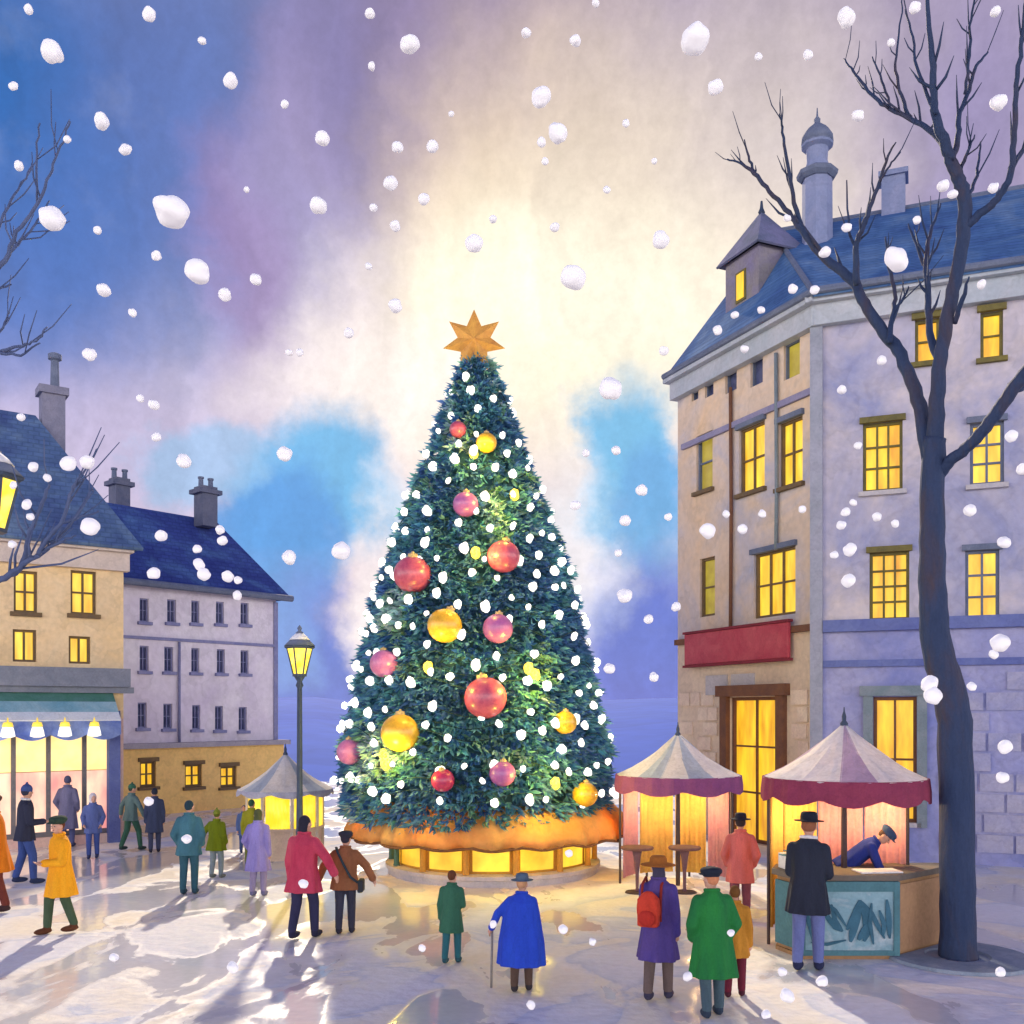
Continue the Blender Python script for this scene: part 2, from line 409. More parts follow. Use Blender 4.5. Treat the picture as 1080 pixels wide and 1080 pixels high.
# ------------------------------------------------------------------ windows
def window(fc, rect, parent, pane, frame, cols=2, rows=3, sill=None, hood=None, fw=.07, label=None, name='window'):
    a, b, c, d = rect; e = .003
    mb = MB(); n0, n1 = -.17, -.07
    mb.fbox(fc, a+e, a+fw, c+e, d-e, n0, n1); mb.fbox(fc, b-fw, b-e, c+e, d-e, n0, n1)
    mb.fbox(fc, a+fw, b-fw, c+e, c+fw, n0, n1-.004); mb.fbox(fc, a+fw, b-fw, d-fw, d-e, n0, n1-.004)
    w = b-a-2*fw; h = d-c-2*fw; mw = min(.05, w*.12)
    for k in range(1, cols):
        u = a+fw+w*k/cols; mb.fbox(fc, u-mw/2, u+mw/2, c+fw, d-fw, n0+.03, n1-.012)
    for k in range(1, rows):
        v = c+fw+h*k/rows; mb.fbox(fc, a+fw, b-fw, v-mw/2, v+mw/2, n0+.032, n1-.02)
    o = mb.build(name, frame, parent)
    if label: o['label'] = label
    p = MB(); p.fbox(fc, a+.01, b-.01, c+.01, d-.01, -.20, -.155); p.build('pane', pane, o)
    if sill:
        s = MB(); s.fbox(fc, a-.09, b+.09, c-.10, c+.006, -.06, .12); s.build('sill', sill, o)
    if hood:
        s = MB(); s.fbox(fc, a-.07, b+.07, d-.006, d+.13, -.04, .10); s.build('lintel', hood, o)
    return o

def slab_roof(mb, polys, th=.12):
    for q in polys:
        q = [Vector(p) for p in q]; nrm = (q[1]-q[0]).cross(q[2]-q[0]).normalized()
        if nrm.z < 0: nrm = -nrm
        n = len(q); lo = [p - nrm*th for p in q]
        mb.add(q+lo, [tuple(range(n)), tuple(range(2*n-1, n-1, -1))]+[(i, (i+1)%n, n+(i+1)%n, n+i) for i in range(n)])

ROOF = slate('blue_slate_roof', (.04,.075,.24), (.20,.30,.44), (.08,.17,.36))
# ------------------------------------------------------------------ corner building on the right
def corner_building():
    L, Cn = (4.93, 29.6), (7.36, 24.0); Rr = (15.7, 20.55); R2 = (19.1, 28.9); L2 = (9.0, 34.5); EZ = 13.35
    t = thing('corner_building', (10, 27, 0), 'tall lavender grey corner building with steep blue roof and slim domed turret', 'building')
    fl, fr = Fac(L, Cn), Fac(Cn, Rr); fb = [Fac(Rr, R2), Fac(R2, L2), Fac(L2, L)]
    warm = wc('warm_render', (.74,.54,.34), (.42,.44,.56), .42, .9, .5, .2, 14, c3=(.66,.54,.44))
    cool = wc('lavender_render', (.27,.30,.50), (.68,.60,.56), .38, .9, .42, .2, 14, c3=(.46,.44,.53))
    blue = wc('blue_stone', (.17,.21,.50), (.40,.40,.58), .6, .9, .6, .3, 10)
    cream = wc('cream_stone', (.74,.62,.46), (.64,.50,.38), .6, .9, .6, .3, 10)
    # openings
    tiny = [fl.rect(733,400,422,7), fl.rect(748,396,418,9), fl.rect(771,388,413,12), fl.rect(798,375,406,13), fl.rect(835,360,398,17)]
    l2 = [fl.rect(743,457,517,17), fl.rect(793,448,518,27), fl.rect(834,442,512,25)]
    l3 = [fl.rect(746,588,650,16), fl.rect(817,580,650,44)]
    ldoor = list(fl.rect(796,735,830,52)); ldoor[2] = .02
    ldoor = tuple(ldoor)
    r1 = [fr.rect(978,336,382,26), fr.rect(1046,328,378,24)]
    r2 = [fr.rect(931,445,518,42), fr.rect(1041,445,511,36)]
    r3 = [fr.rect(938,582,654,42), fr.rect(1036,580,655,36)]
    rdoor = list(fr.rect(944,735,830,46)); rdoor[2] = .9; rdoor = tuple(rdoor)
    more = []
    for row in (r1, r2, r3):
        w = row[1][1]-row[1][0]
        for k in (1,): more.append((row[1][0]+2.4*k, row[1][1]+2.4*k, row[1][2], row[1][3]))
    GZ = 5.55
    w = MB(); w.wall(fl, 0, fl.L, GZ, EZ, tiny+l2+l3); w.build('wall', warm, t)['label'] = 'warm cream end wall'
    w = MB(); w.wall(fr, 0, fr.L, GZ, EZ, r1+r2+r3+more)
    for f in fb: w.wall(f, 0, f.L, 0, EZ, [])
    w.build('wall', cool, t)['label'] = 'lavender grey front wall'
    w = MB(); w.wall(fl, 0, fl.L, 0, GZ, [ldoor]); w.build('ground_floor_wall', cream, t)['label'] = 'cream ground floor wall'
    w = MB(); w.wall(fr, 0, fr.L, 0, GZ, [rdoor]); w.build('ground_floor_wall', blue, t)['label'] = 'blue stone ground floor wall'
    # windows
    for i, q in enumerate(tiny): window(fl, q, t, YELD if i == 4 else DARKP, SLATE, 1, 1, fw=.04)
    window(fl, l2[0], t, YELD, SLATE, 1, 2, WOODF, None)
    window(fl, l2[1], t, YEL, WOODF, 2, 2, WOODF, SLATE); window(fl, l2[2], t, YEL, WOODF, 2, 2, WOODF, SLATE)
    window(fl, l3[0], t, YELD, WOODF, 1, 2); window(fl, l3[1], t, YEL, WOODF, 3, 2, None, SLATE)
    OL = wc('olive_frame', (.20,.17,.05), (.12,.11,.05), 4)
    for q in r1: window(fr, q, t, ORA, OL, 1, 2, OL, OL)
    window(fr, r2[0], t, ORA, OL, 3, 3, STONE, OL); window(fr, r2[1], t, YEL, SLATE, 2, 3, STONE, SLATE)
    window(fr, r3[0], t, ORA, OL, 3, 4, None, OL); window(fr, r3[1], t, YEL, SLATE, 2, 3, None, SLATE)
    for q in more: window(fr, q, t, YEL, SLATE, 2, 3, STONE, SLATE)
    # entrance and shop window
    BR = wc('brown_door_wood', (.22,.10,.05), (.14,.07,.05), 3)
    d = window(fl, ldoor, t, ORA, BR, 2, 3, None, None, .09, 'glowing brown framed double door', 'door')
    cs = MB(); a, b, c0, e = ldoor
    cs.fbox(fl, a-.30, a-.004, 0, e+.02, -.03, .14); cs.fbox(fl, b+.004, b+.30, 0, e+.02, -.03, .14); cs.fbox(fl, a-.42, b+.42, e+.023, e+.32, -.02, .2)
    cs.build('door_surround', BR, d)
    d = window(fr, rdoor, t, ORA, BR, 2, 2, STONE, None, .08, 'amber lit shop window')
    a, b, c0, e = rdoor; cs = MB()
    tea = wc('teal_grey_surround', (.16,.22,.25), (.24,.28,.32), 2)
    cs.fbox(fr, a-.22, a-.004, c0-.1, e+.02, -.03, .12); cs.fbox(fr, b+.004, b+.22, c0-.1, e+.02, -.03, .12); cs.fbox(fr, a-.3, b+.3, e+.023, e+.26, -.02, .16)
    cs.build('window_surround', tea, d)
    # cornice, string courses, pilasters, rustication
    cn = MB(); cn.fbox(fl, -.1, fl.L+.12, EZ-.62, EZ-.12, -.1, .22); cn.fbox(fl, -.2, fl.L+.26, EZ-.118, EZ+.02, -.1, .40)
    cn.fbox(fr, -.12, fr.L, EZ-.615, EZ-.125, -.1, .225); cn.fbox(fr, -.25, fr.L, EZ-.121, EZ+.023, -.1, .405)
    cn.build('cornice', wc('cornice_grey', (.48,.50,.55), (.36,.42,.48), .8), t)
    sc_ = MB(); sc_.fbox(fl, .3, fl.L-.1, 11.18, 11.34, -.02, .09); sc_.build('string_course', wc('grey_band', (.30,.28,.40), (.22,.22,.36), 2), t)
    sc_ = MB(); sc_.fbox(fl, 0, fl.L, GZ-.1, GZ+.06, -.02, .13); sc_.build('string_course', BR, t)
    sc_ = MB(); sc_.fbox(fr, .14, fr.L, GZ-.16, GZ+.12, -.02, .16); sc_.fbox(fr, .14, fr.L, GZ-1.0, GZ-.84, -.02, .1)
    sc_.build('string_course', wc('blue_band', (.10,.13,.36), (.16,.20,.42), 1), t)
    pl = MB(); pl.fbox(fr, -.16, .13, 0, EZ-.62, -.1, .12); pl.build('corner_pilaster', wc('pilaster_grey', (.27,.30,.36), (.36,.37,.46), 1), t)
    for px, mm, zt in ((773, BR, 12.3), (821, tea, 12.6)):
        u, _ = fl.uv(px, 500); dp = MB(); dp.tube([fl.pt(u, GZ+.2 if mm is BR else 7.6, .08), fl.pt(u+.03, 9, .08), fl.pt(u, zt, .08)], .05, 8); dp.build('drainpipe', mm, t, smooth=True)
    st = MB(); r_ = random.Random(3)
    for k in range(9):
        z = .3+k*.42
        for u0, u1 in ((.15, ldoor[0]-.5), (ldoor[1]+.5, fl.L-.25)):
            u = u0 + (.25 if k % 2 else 0)
            while u < u1-.3:
                wd = min(r_.uniform(.5,.75), u1-u); 
                if r_.random() < .8: st.fbox(fl, u, u+wd-.05, z, z+.36, -.01, r_.uniform(.03,.06))
                u += wd
    st.build('rusticated_facing', wc('stone_blocks_cream', (.80,.68,.52), (.66,.50,.40), 1.4), t)
    st = MB()
    for k in range(9):
        z = .3+k*.46; u = .3+(.3 if k % 2 else 0)
        while u < 8.4:
            wd = r_.uniform(.6,.95)
            if not (u+wd > rdoor[0]-.35 and u < rdoor[1]+.35) and r_.random() < .75: st.fbox(fr, u, u+wd-.06, z, z+.40, -.01, r_.uniform(.03,.07))
            u += wd
    st.build('rusticated_facing', wc('stone_blocks_blue', (.28,.30,.50), (.42,.41,.52), 1.2), t)
    for u in (.9, 2.1):   # stone panels under the sign
        pn = MB(); pn.fbox(fl, u+.6, u+1.6, 3.95, 4.5, -.01, .05); pn.build('stone_panel', STONE, t)
    # roof
    def off(p, dx, dy): return (p[0]+dx, p[1]+dy, EZ+.03)
    Le, Ce, Re, R2e, L2e = off(L,-.42,.0), off(Cn,-.24,-.5), off(Rr,.3,-.55), off(R2,.6,.2), off(L2,-.1,.5)
    A, Bv = (7.7, 29.3, 17.6), (16.0, 25.9, 17.6)
    rf = MB(); slab_roof(rf, [[Le,Ce,A],[Ce,Re,Bv,A],[Re,R2e,Bv],[R2e,L2e,A,Bv],[L2e,Le,A]], .1)
    ro = rf.build('roof', ROOF, t)
    g = MB(); g.tube([A, Bv], .09, 8); g.tube([Ce, A], .07, 8); g.build('ridge_capping', SLATE, ro)
    sn = MB(); sn.tube([Vector(Le)+Vector((0,0,.05)), Vector(Ce)+Vector((0,0,.05)), Vector(Re)+Vector((0,0,.05))], .09, 8); sn.build('gutter', SLATE, ro)
    # dormer tower
    c0 = Vector((6.69, 27.0)); ul = Vector((-.4,.918)); ur = Vector((.918,.4)); w1, w2 = 1.5, 1.35
    pts = [c0, c0+ur*w2, c0+ur*w2+ul*w1, c0+ul*w1]; z0, z1 = 13.9, 16.2
    dm = MB(); dm.hexa([(p.x,p.y,z0) for p in pts]+[(p.x,p.y,z1) for p in pts]); 
    do = dm.build('dormer_tower', wc('dormer_wall', (.26,.24,.22), (.22,.20,.32), 1.2), t)
    ctr = c0+ur*w2/2+ul*w1/2; ex = [ctr+(p-ctr)*1.28 for p in pts]; ap = (ctr.x, ctr.y, 17.55)
    dr = MB(); slab_roof(dr, [[(ex[i].x,ex[i].y,z1-.02),(ex[(i+1)%4].x,ex[(i+1)%4].y,z1-.02),ap] for i in range(4)], .06); dr.build('dormer_roof', wc('dormer_slate', (.10,.13,.20), (.20,.20,.34), 1.5), do)
    fd = Fac(c0+ul*w1, c0); dw = MB(); dw.fbox(fd, .5, .95, 14.9, 15.75, -.02, .03); dwo = dw.build('dormer_window', OL, do)
    dw = MB(); dw.fbox(fd, .57, .88, 14.97, 15.68, .02, .05); dw.build('pane', ORA, dwo)
    fi = MB(); fi.lathe([(.05,0),(.10,.08),(.05,.2),(.03,.4)], (ap[0],ap[1],17.42), 8); fi.build('finial', IRON, do)
    # turret
    tx, ty = 8.40, 27.4
    tm = wc('turret_blue_grey', (.18,.23,.38), (.28,.31,.46), 1.2); tu = MB()
    tu.lathe([(.42,14.4),(.40,18.1)], (tx,ty,0), 8, ph=.39); to = tu.build('turret', tm, t)
    tl = MB(); tl.lathe([(.44,18.1),(.54,18.2),(.56,18.30),(.36,18.42)], (tx,ty,0), 8, ph=.39); tl.build('turret_ledge', SLATE, to)
    tl = MB(); tl.lathe([(.33,18.4),(.28,18.6),(.30,18.95),(.42,19.02),(.44,19.1)], (tx,ty,0), 12); tl.build('turret_drum', tm, to)
    tl = MB(); tl.lathe([(.44,19.1),(.42,19.3),(.30,19.5),(.16,19.62),(.08,19.7),(.09,19.8),(.03,19.88),(.012,20.12)], (tx,ty,-.02), 12); tl.build('turret_dome', SLATE, to, smooth=True)
    ch = MB(); ch.box((10.75,28.05,17.6), (.62,.6,1.8), -.39); ch.box((10.75,28.05,18.53), (.78,.74,.14), -.39); ch.build('chimney', tm, ro)
    # sign, a thing of its own
    a, b, z0, z1 = fl.rect(784,663,698,110)
    s = MB(); s.fbox(fl, a, b, z0, z1, .14, .24)
    o = s.build('shop_sign', wc('red_sign_paint', (.42,.045,.075), (.52,.10,.12), 1.4, .6), None, fl.pt((a+b)/2, z0, .19)); bevel(o, .02)
    tag(o, 'blank red signboard above the glowing brown door', 'sign')
    fm = MB(); fm.fbox(fl, a-.05, b+.05, z0-.07, z0-.003, .12, .27); fm.fbox(fl, a-.05, b+.05, z1+.003, z1+.07, .12, .27); fm.build('sign_frame', wc('dark_red_frame', (.25,.03,.05), (.18,.03,.04), 2), o)
corner_building()

# ------------------------------------------------------------------ yellow shop house at the left edge
def yellow_house():
    A, B = (-16.06, 22.6), (-10.46, 26.8); fc = Fac(A, B); inw = Vector((-.6,.8)); EZ = 7.8
    A2 = Vector(A)+inw*7; B2 = Vector(B)+inw*7
    t = thing('yellow_house', (-13, 26, 0), 'yellow plastered shop house with blue awning and lit shopfront', 'building')
    yl = wc('yellow_plaster', (.84,.60,.28), (.88,.72,.46), .6, .9, .7, .2, 12, c3=(.82,.62,.36))
    up = [fc.rect(27,602,646,25), fc.rect(88,602,648,27)]; lo = [fc.rect(26,664,698,25), fc.rect(84,671,700,23)]
    s0 = fc.uv(-60,800)[0]; s1 = fc.uv(116,800)[0]; ztop = fc.uv(60,772)[1]
    shop = (s0, s1, .25, ztop)
    sh = [(u[0]-2.05,u[1]-2.05,u[2],u[3]) for u in (up[0], lo[0])]
    w = MB(); w.wall(fc, 0, fc.L, 3.3, EZ, up+lo+sh)
    for f in (Fac(B, B2), Fac(B2, A2), Fac(A2, A)): w.wall(f, 0, f.L, 0, EZ, [])
    w.build('wall', yl, t)
    w = MB(); w.wall(fc, 0, fc.L, 0, 3.3, [shop], .3); w.build('shopfront_wall', wc('shop_cream', (.72,.56,.46), (.66,.42,.40), 1), t)
    for q in up+sh[:1]: window(fc, q, t, YEL, WOODF, 2, 2, WOODF, None, .06)
    for q in lo+sh[1:]: window(fc, q, t, YEL, WOODF, 2, 1, None, None, .06)
    # shopfront glazing
    sg = MB(); u0, u1, v0, v1 = shop
    names = [fc.uv(p,800)[0] for p in (-24, 15, 52, 90)]
    e = .003
    sg.fbox(fc, u0+e, u1-e, v0+e, v0+.12, -.2, -.05); sg.fbox(fc, u0+e, u1-e, v1-.1, v1-e, -.2, -.05)
    for u in names: sg.fbox(fc, u-.05, u+.05, v0+.12, v1-.1, -.2, -.06)
    so_ = sg.build('shop_window', wc('shop_frame_slate', (.13,.14,.18), (.20,.18,.18), 3), t)
    zm = v0+(v1-v0)*.62; edges = [u0]+names+[u1]
    pk = glow('rosy_shop_pane', (.66,.22,.22), (.95,.66,.46), .9, 2.0, (1,1,.45), .35); cr = glow('cream_shop_pane', (1,.80,.34), (1,.66,.25), .95, 2.4)
    for i in range(len(edges)-1):
        p = MB(); p.fbox(fc, edges[i]+.01, edges[i+1]-.01, v0+.02, zm-.01, -.26, -.17); p.build('pane', pk, so_)
        p = MB(); p.fbox(fc, edges[i]+.01, edges[i+1]-.01, zm+.01, v1-.02, -.26, -.17); p.build('pane', cr, so_)
    pi = MB(); a, _ = fc.uv(113,800); b, _ = fc.uv(125,800); pi.fbox(fc, a, b, 0, v1+.55, -.05, .18); pi.build('pillar', wc('blue_pillar', (.09,.12,.34), (.14,.18,.40), 2), t)
    # cornice under the eave, ledge over the shop
    cn = MB(); cn.fbox(fc, -.2, fc.L+.12, EZ-.55, EZ-.06, -.1, .16); cn.fbox(fc, -.2, fc.L+.2, EZ-.057, EZ+.06, -.1, .3); cn.build('cornice', wc('cream_cornice', (.68,.58,.50), (.56,.48,.44), 1), t)
    zl0, zl1 = fc.uv(60,724)[1], fc.uv(60,704)[1]
    lg = MB(); lg.fbox(fc, -.2, fc.L+.1, zl0, zl1, -.02, .32); lg.fbox(fc, -.2, fc.L+.22, zl0-.16, zl0-.003, -.02, .2); lg.build('ledge', wc('slate_ledge', (.25,.27,.33), (.17,.20,.26), 1.5), t)
    # awning with coloured bands, scalloped blue valance
    za, zb = fc.uv(60,728)[1]-.05, ztop+.32
    aw = MB(); nb = 40; ua, ub = -.1, fc.uv(118,760)[0]
    bands = [0, .34, .72, 1]
    for k in range(3):
        f0, f1 = bands[k], bands[k+1]
        q = []
        for f in (f0, f1):
            n_ = .1+.75*f; z = za+(zb-za)*f; q.append((n_, z))
        aw.add([fc.pt(ua,q[0][1],q[0][0]), fc.pt(ub,q[0][1],q[0][0]), fc.pt(ub,q[1][1],q[1][0]), fc.pt(ua,q[1][1],q[1][0]),
                fc.pt(ua,q[0][1]-.03,q[0][0]), fc.pt(ub,q[0][1]-.03,q[0][0]), fc.pt(ub,q[1][1]-.03,q[1][0]), fc.pt(ua,q[1][1]-.03,q[1][0])],
               [(0,1,2,3),(7,6,5,4),(0,4,5,1),(2,6,7,3),(1,5,6,2),(0,3,7,4)], k)
    ao = aw.build('awning', [wc('awning_green', (.06,.20,.14), (.10,.24,.22), 2), wc('awning_teal', (.16,.38,.48), (.40,.58,.62), 1.5), wc('awning_white', (.75,.78,.80), (.62,.70,.78), 1.5)], t)
    va = MB(); vs = []; fs = []; N = 64
    for i in range(N+1):
        u = ua+(ub-ua)*i/N; sc_ = abs(math.sin(i/N*math.pi*8))
        for zz, nn in ((zb-.03,.85),(zb-.38-.14*sc_,.87),(zb-.38-.14*sc_,.84),(zb-.03,.82)): vs.append(fc.pt(u, zz, nn))
    for i in range(N):
        for k in range(4): fs.append((i*4+k, i*4+(k+1)%4, (i+1)*4+(k+1)%4, (i+1)*4+k))
    va.add(vs, fs); va.build('valance', wc('valance_blue', (.05,.10,.42), (.30,.40,.66), 1.3), ao)
    # roof, hipped at the right end
    def e3(p, k): return (p[0]+k[0], p[1]+k[1], EZ+.07)
    a, b, b2, a2 = e3(A,(.2,-.4)), e3(B,(.58,-.1)), e3(B2,(.1,.6)), e3(A2,(-.4,.3))
    r1 = Vector(A)+inw*3.4; r2 = Vector(B)+inw*3.4-fc.U*1.5
    RA, RB = (r1.x,r1.y,12.0), (r2.x,r2.y,12.0)
    rf = MB(); slab_roof(rf, [[a,b,RB,RA],[b,b2,RB],[b2,a2,RA,RB],[a2,a,RA]], .1); ro = rf.build('roof', slate('slate_blue_roof', (.05,.07,.22), (.22,.32,.42), (.10,.17,.32)), t)
    cp = P(55, 430, 29); ch = MB(); ch.box((cp.x,cp.y,11.9), (.62,.55,1.7), .6); ch.box((cp.x,cp.y,12.78), (.8,.7,.22), .6); co_ = ch.build('chimney', wc('chimney_grey', (.25,.25,.33), (.17,.18,.26), 2), ro)
    pot = MB(); pot.lathe([(.13,12.88),(.11,13.7),(.19,13.74),(.19,13.88),(.1,13.92)], (cp.x+.08,cp.y,0), 10); pot.build('chimney_pot', SLATE, co_)
    lamp(fc.pt(3.2, 2.3, 1.6), 60, t, (1,.72,.38), .3)
    # hanging lanterns under the awning, each its own thing
    for i, (px, lab) in enumerate([(12,'first white bell lantern under the blue awning, by the frame edge'),(42,'second white bell lantern under the blue awning, left of centre'),(70,'third white bell lantern under the blue awning, right of centre'),(100,'last white bell lantern under the blue awning, beside the blue pillar')]):
        u = fc.uv(px,765)[0]-.25; p = fc.pt(u, zb-.16, .95)
        o = thing('hanging_lantern', p, lab, 'lantern', 'bell lanterns along the blue awning')
        m = MB(); m.lathe([(.015,.22),(.02,.12),(.10,.10),(.13,.0),(.03,-.01)], p, 10); m.build('lantern_cap', glow('lantern_gold', (1,.62,.04), (1,.74,.1), .8), o, smooth=True)
        m = MB(); m.lathe([(.12,-.012),(.15,-.12),(.17,-.24),(.08,-.27)], p, 10); m.build('lantern_globe', glow('lantern_white', (1,.9,.7), (1,.96,.86), .95), o, smooth=True)
yellow_house()

# ------------------------------------------------------------------ lavender house
def lavender_house():
    A, B = (-13.6, 32.15), (-8.95, 37.75); fc = Fac(A, B); inw = -fc.N; EZ = 7.72
    A2 = Vector(A)+inw*6; B2 = Vector(B)+inw*6
    t = thing('lavender_house', (-11, 36, 0), 'lavender white house with deep blue roof and yellow ground floor', 'building')
    wl = wc('lavender_plaster', (.64,.58,.72), (.86,.84,.86), .35, .9, .6, .2, 12, c3=(.76,.72,.80))
    ops = []
    cols = [(152,181,206,232,258) , (152,178,206,233,258), (150,177,207,231,256)]
    rows = [(631,656),(681,708),(741,768)]
    for c_, (y0,y1) in zip(cols, rows):
        for i, x in enumerate(c_):
            k = (x-152)/106; ops.append(fc.rect(x, y0+4*k*1.2, y1+4*k*.7, 9.5 if i < 2 else 8.5))
    w = MB(); w.wall(fc, 0, fc.L, 2.3, EZ, ops)
    for f in (Fac(B, B2), Fac(B2, A2), Fac(A2, A)): w.wall(f, 0, f.L, 0, EZ, [])
    w.build('wall', wl, t)
    SB = wc('blue_sash', (.20,.22,.42), (.30,.31,.48), 3)
    for q in ops: window(fc, q, t, DARKP, SB, 2, 2, SB, None, .05)
    gy = wc('ochre_plaster', (.88,.62,.22), (.82,.52,.20), .7, .9, .6, .2, 12)
    fg = Fac(fc.pt(0,0,.35)[:2], fc.pt(fc.L+.1,0,.35)[:2])
    gops = [fg.rect(156,803,830,17), fg.rect(204,806,830,18), fg.rect(241,808,830,17)]
    w = MB(); w.wall(fg, 0, fg.L, 0, 2.25, gops); w.add([fg.pt(fg.L,0,0),fg.pt(fg.L,0,-.35),fg.pt(fg.L,2.25,-.35),fg.pt(fg.L,2.25,0)],[(0,1,2,3)]); w.build('ground_floor_wall', gy, t)
    for q in gops: window(fg, q, t, ORA, WOODF, 2, 2, WOODF, WOODF, .08)
    lg = MB(); lg.fbox(fg, -.1, fg.L+.15, 2.253, 2.42, -.36, .22); lg.build('ledge', wc('mauve_ledge', (.40,.38,.42), (.30,.29,.36), 2), t)
    sc_ = MB(); sc_.fbox(fc, .1, fc.L, 5.92, 6.02, -.02, .07); sc_.build('string_course', SB, t)
    u = fc.uv(188,700)[0]; dp = MB(); dp.tube([fc.pt(u,2.42,.07), fc.pt(u,5.9,.07)], .05, 8); dp.build('drainpipe', SB, t, smooth=True)
    cb = MB(); cb.fbox(fc, fc.L-.12, fc.L+.06, 2.42, EZ-.1, -.05, .05); cb.build('corner_trim', SB, t)
    U = Vector((fc.U.x, fc.U.y)); N = Vector((fc.N.x, fc.N.y))
    def e3(p, a_, b_): q = Vector(p)+U*a_+N*b_; return (q.x, q.y, EZ+.05)
    a, b, b2, a2 = e3(A,-.2,.4), e3(B,.45,.4), e3(B2,.45,-.4), e3(A2,-.2,-.4)
    r1 = Vector(A)+inw*2.6-U*.2; r2 = Vector(B)+inw*2.6-U*.9
    RA, RB = (r1.x,r1.y,10.9), (r2.x,r2.y,10.9)
    rf = MB(); slab_roof(rf, [[a,b,RB,RA],[b,b2,RB],[b2,a2,RA,RB],[a2,a,RA]], .14); ro = rf.build('roof', slate('deep_blue_roof', (.035,.05,.22), (.11,.22,.44), (.05,.08,.28)), t)
    ev = MB(); ev.tube([a, b], .12, 8); ev.build('eave_gutter', SLATE, ro)
    for px, py, d, wd in ((126,505,36.5,.55),(217,514,37.6,.62)):
        p = P(px, py, d); ch = MB(); ch.box((p.x,p.y,p.z-.75), (wd,wd,1.5), .85); ch.box((p.x,p.y,p.z-.2), (wd*1.5,wd*1.3,.16), .85); co_ = ch.build('chimney', wc('chimney_dark', (.09,.11,.18), (.15,.16,.22), 2), ro)
        for q in (-.14,.14):
            pt = MB(); pt.lathe([(.10,-.02),(.09,.28),(.12,.3),(.12,.36)], (p.x+q,p.y+q,p.z), 8); pt.build('chimney_pot', SLATE, co_)
lavender_house()

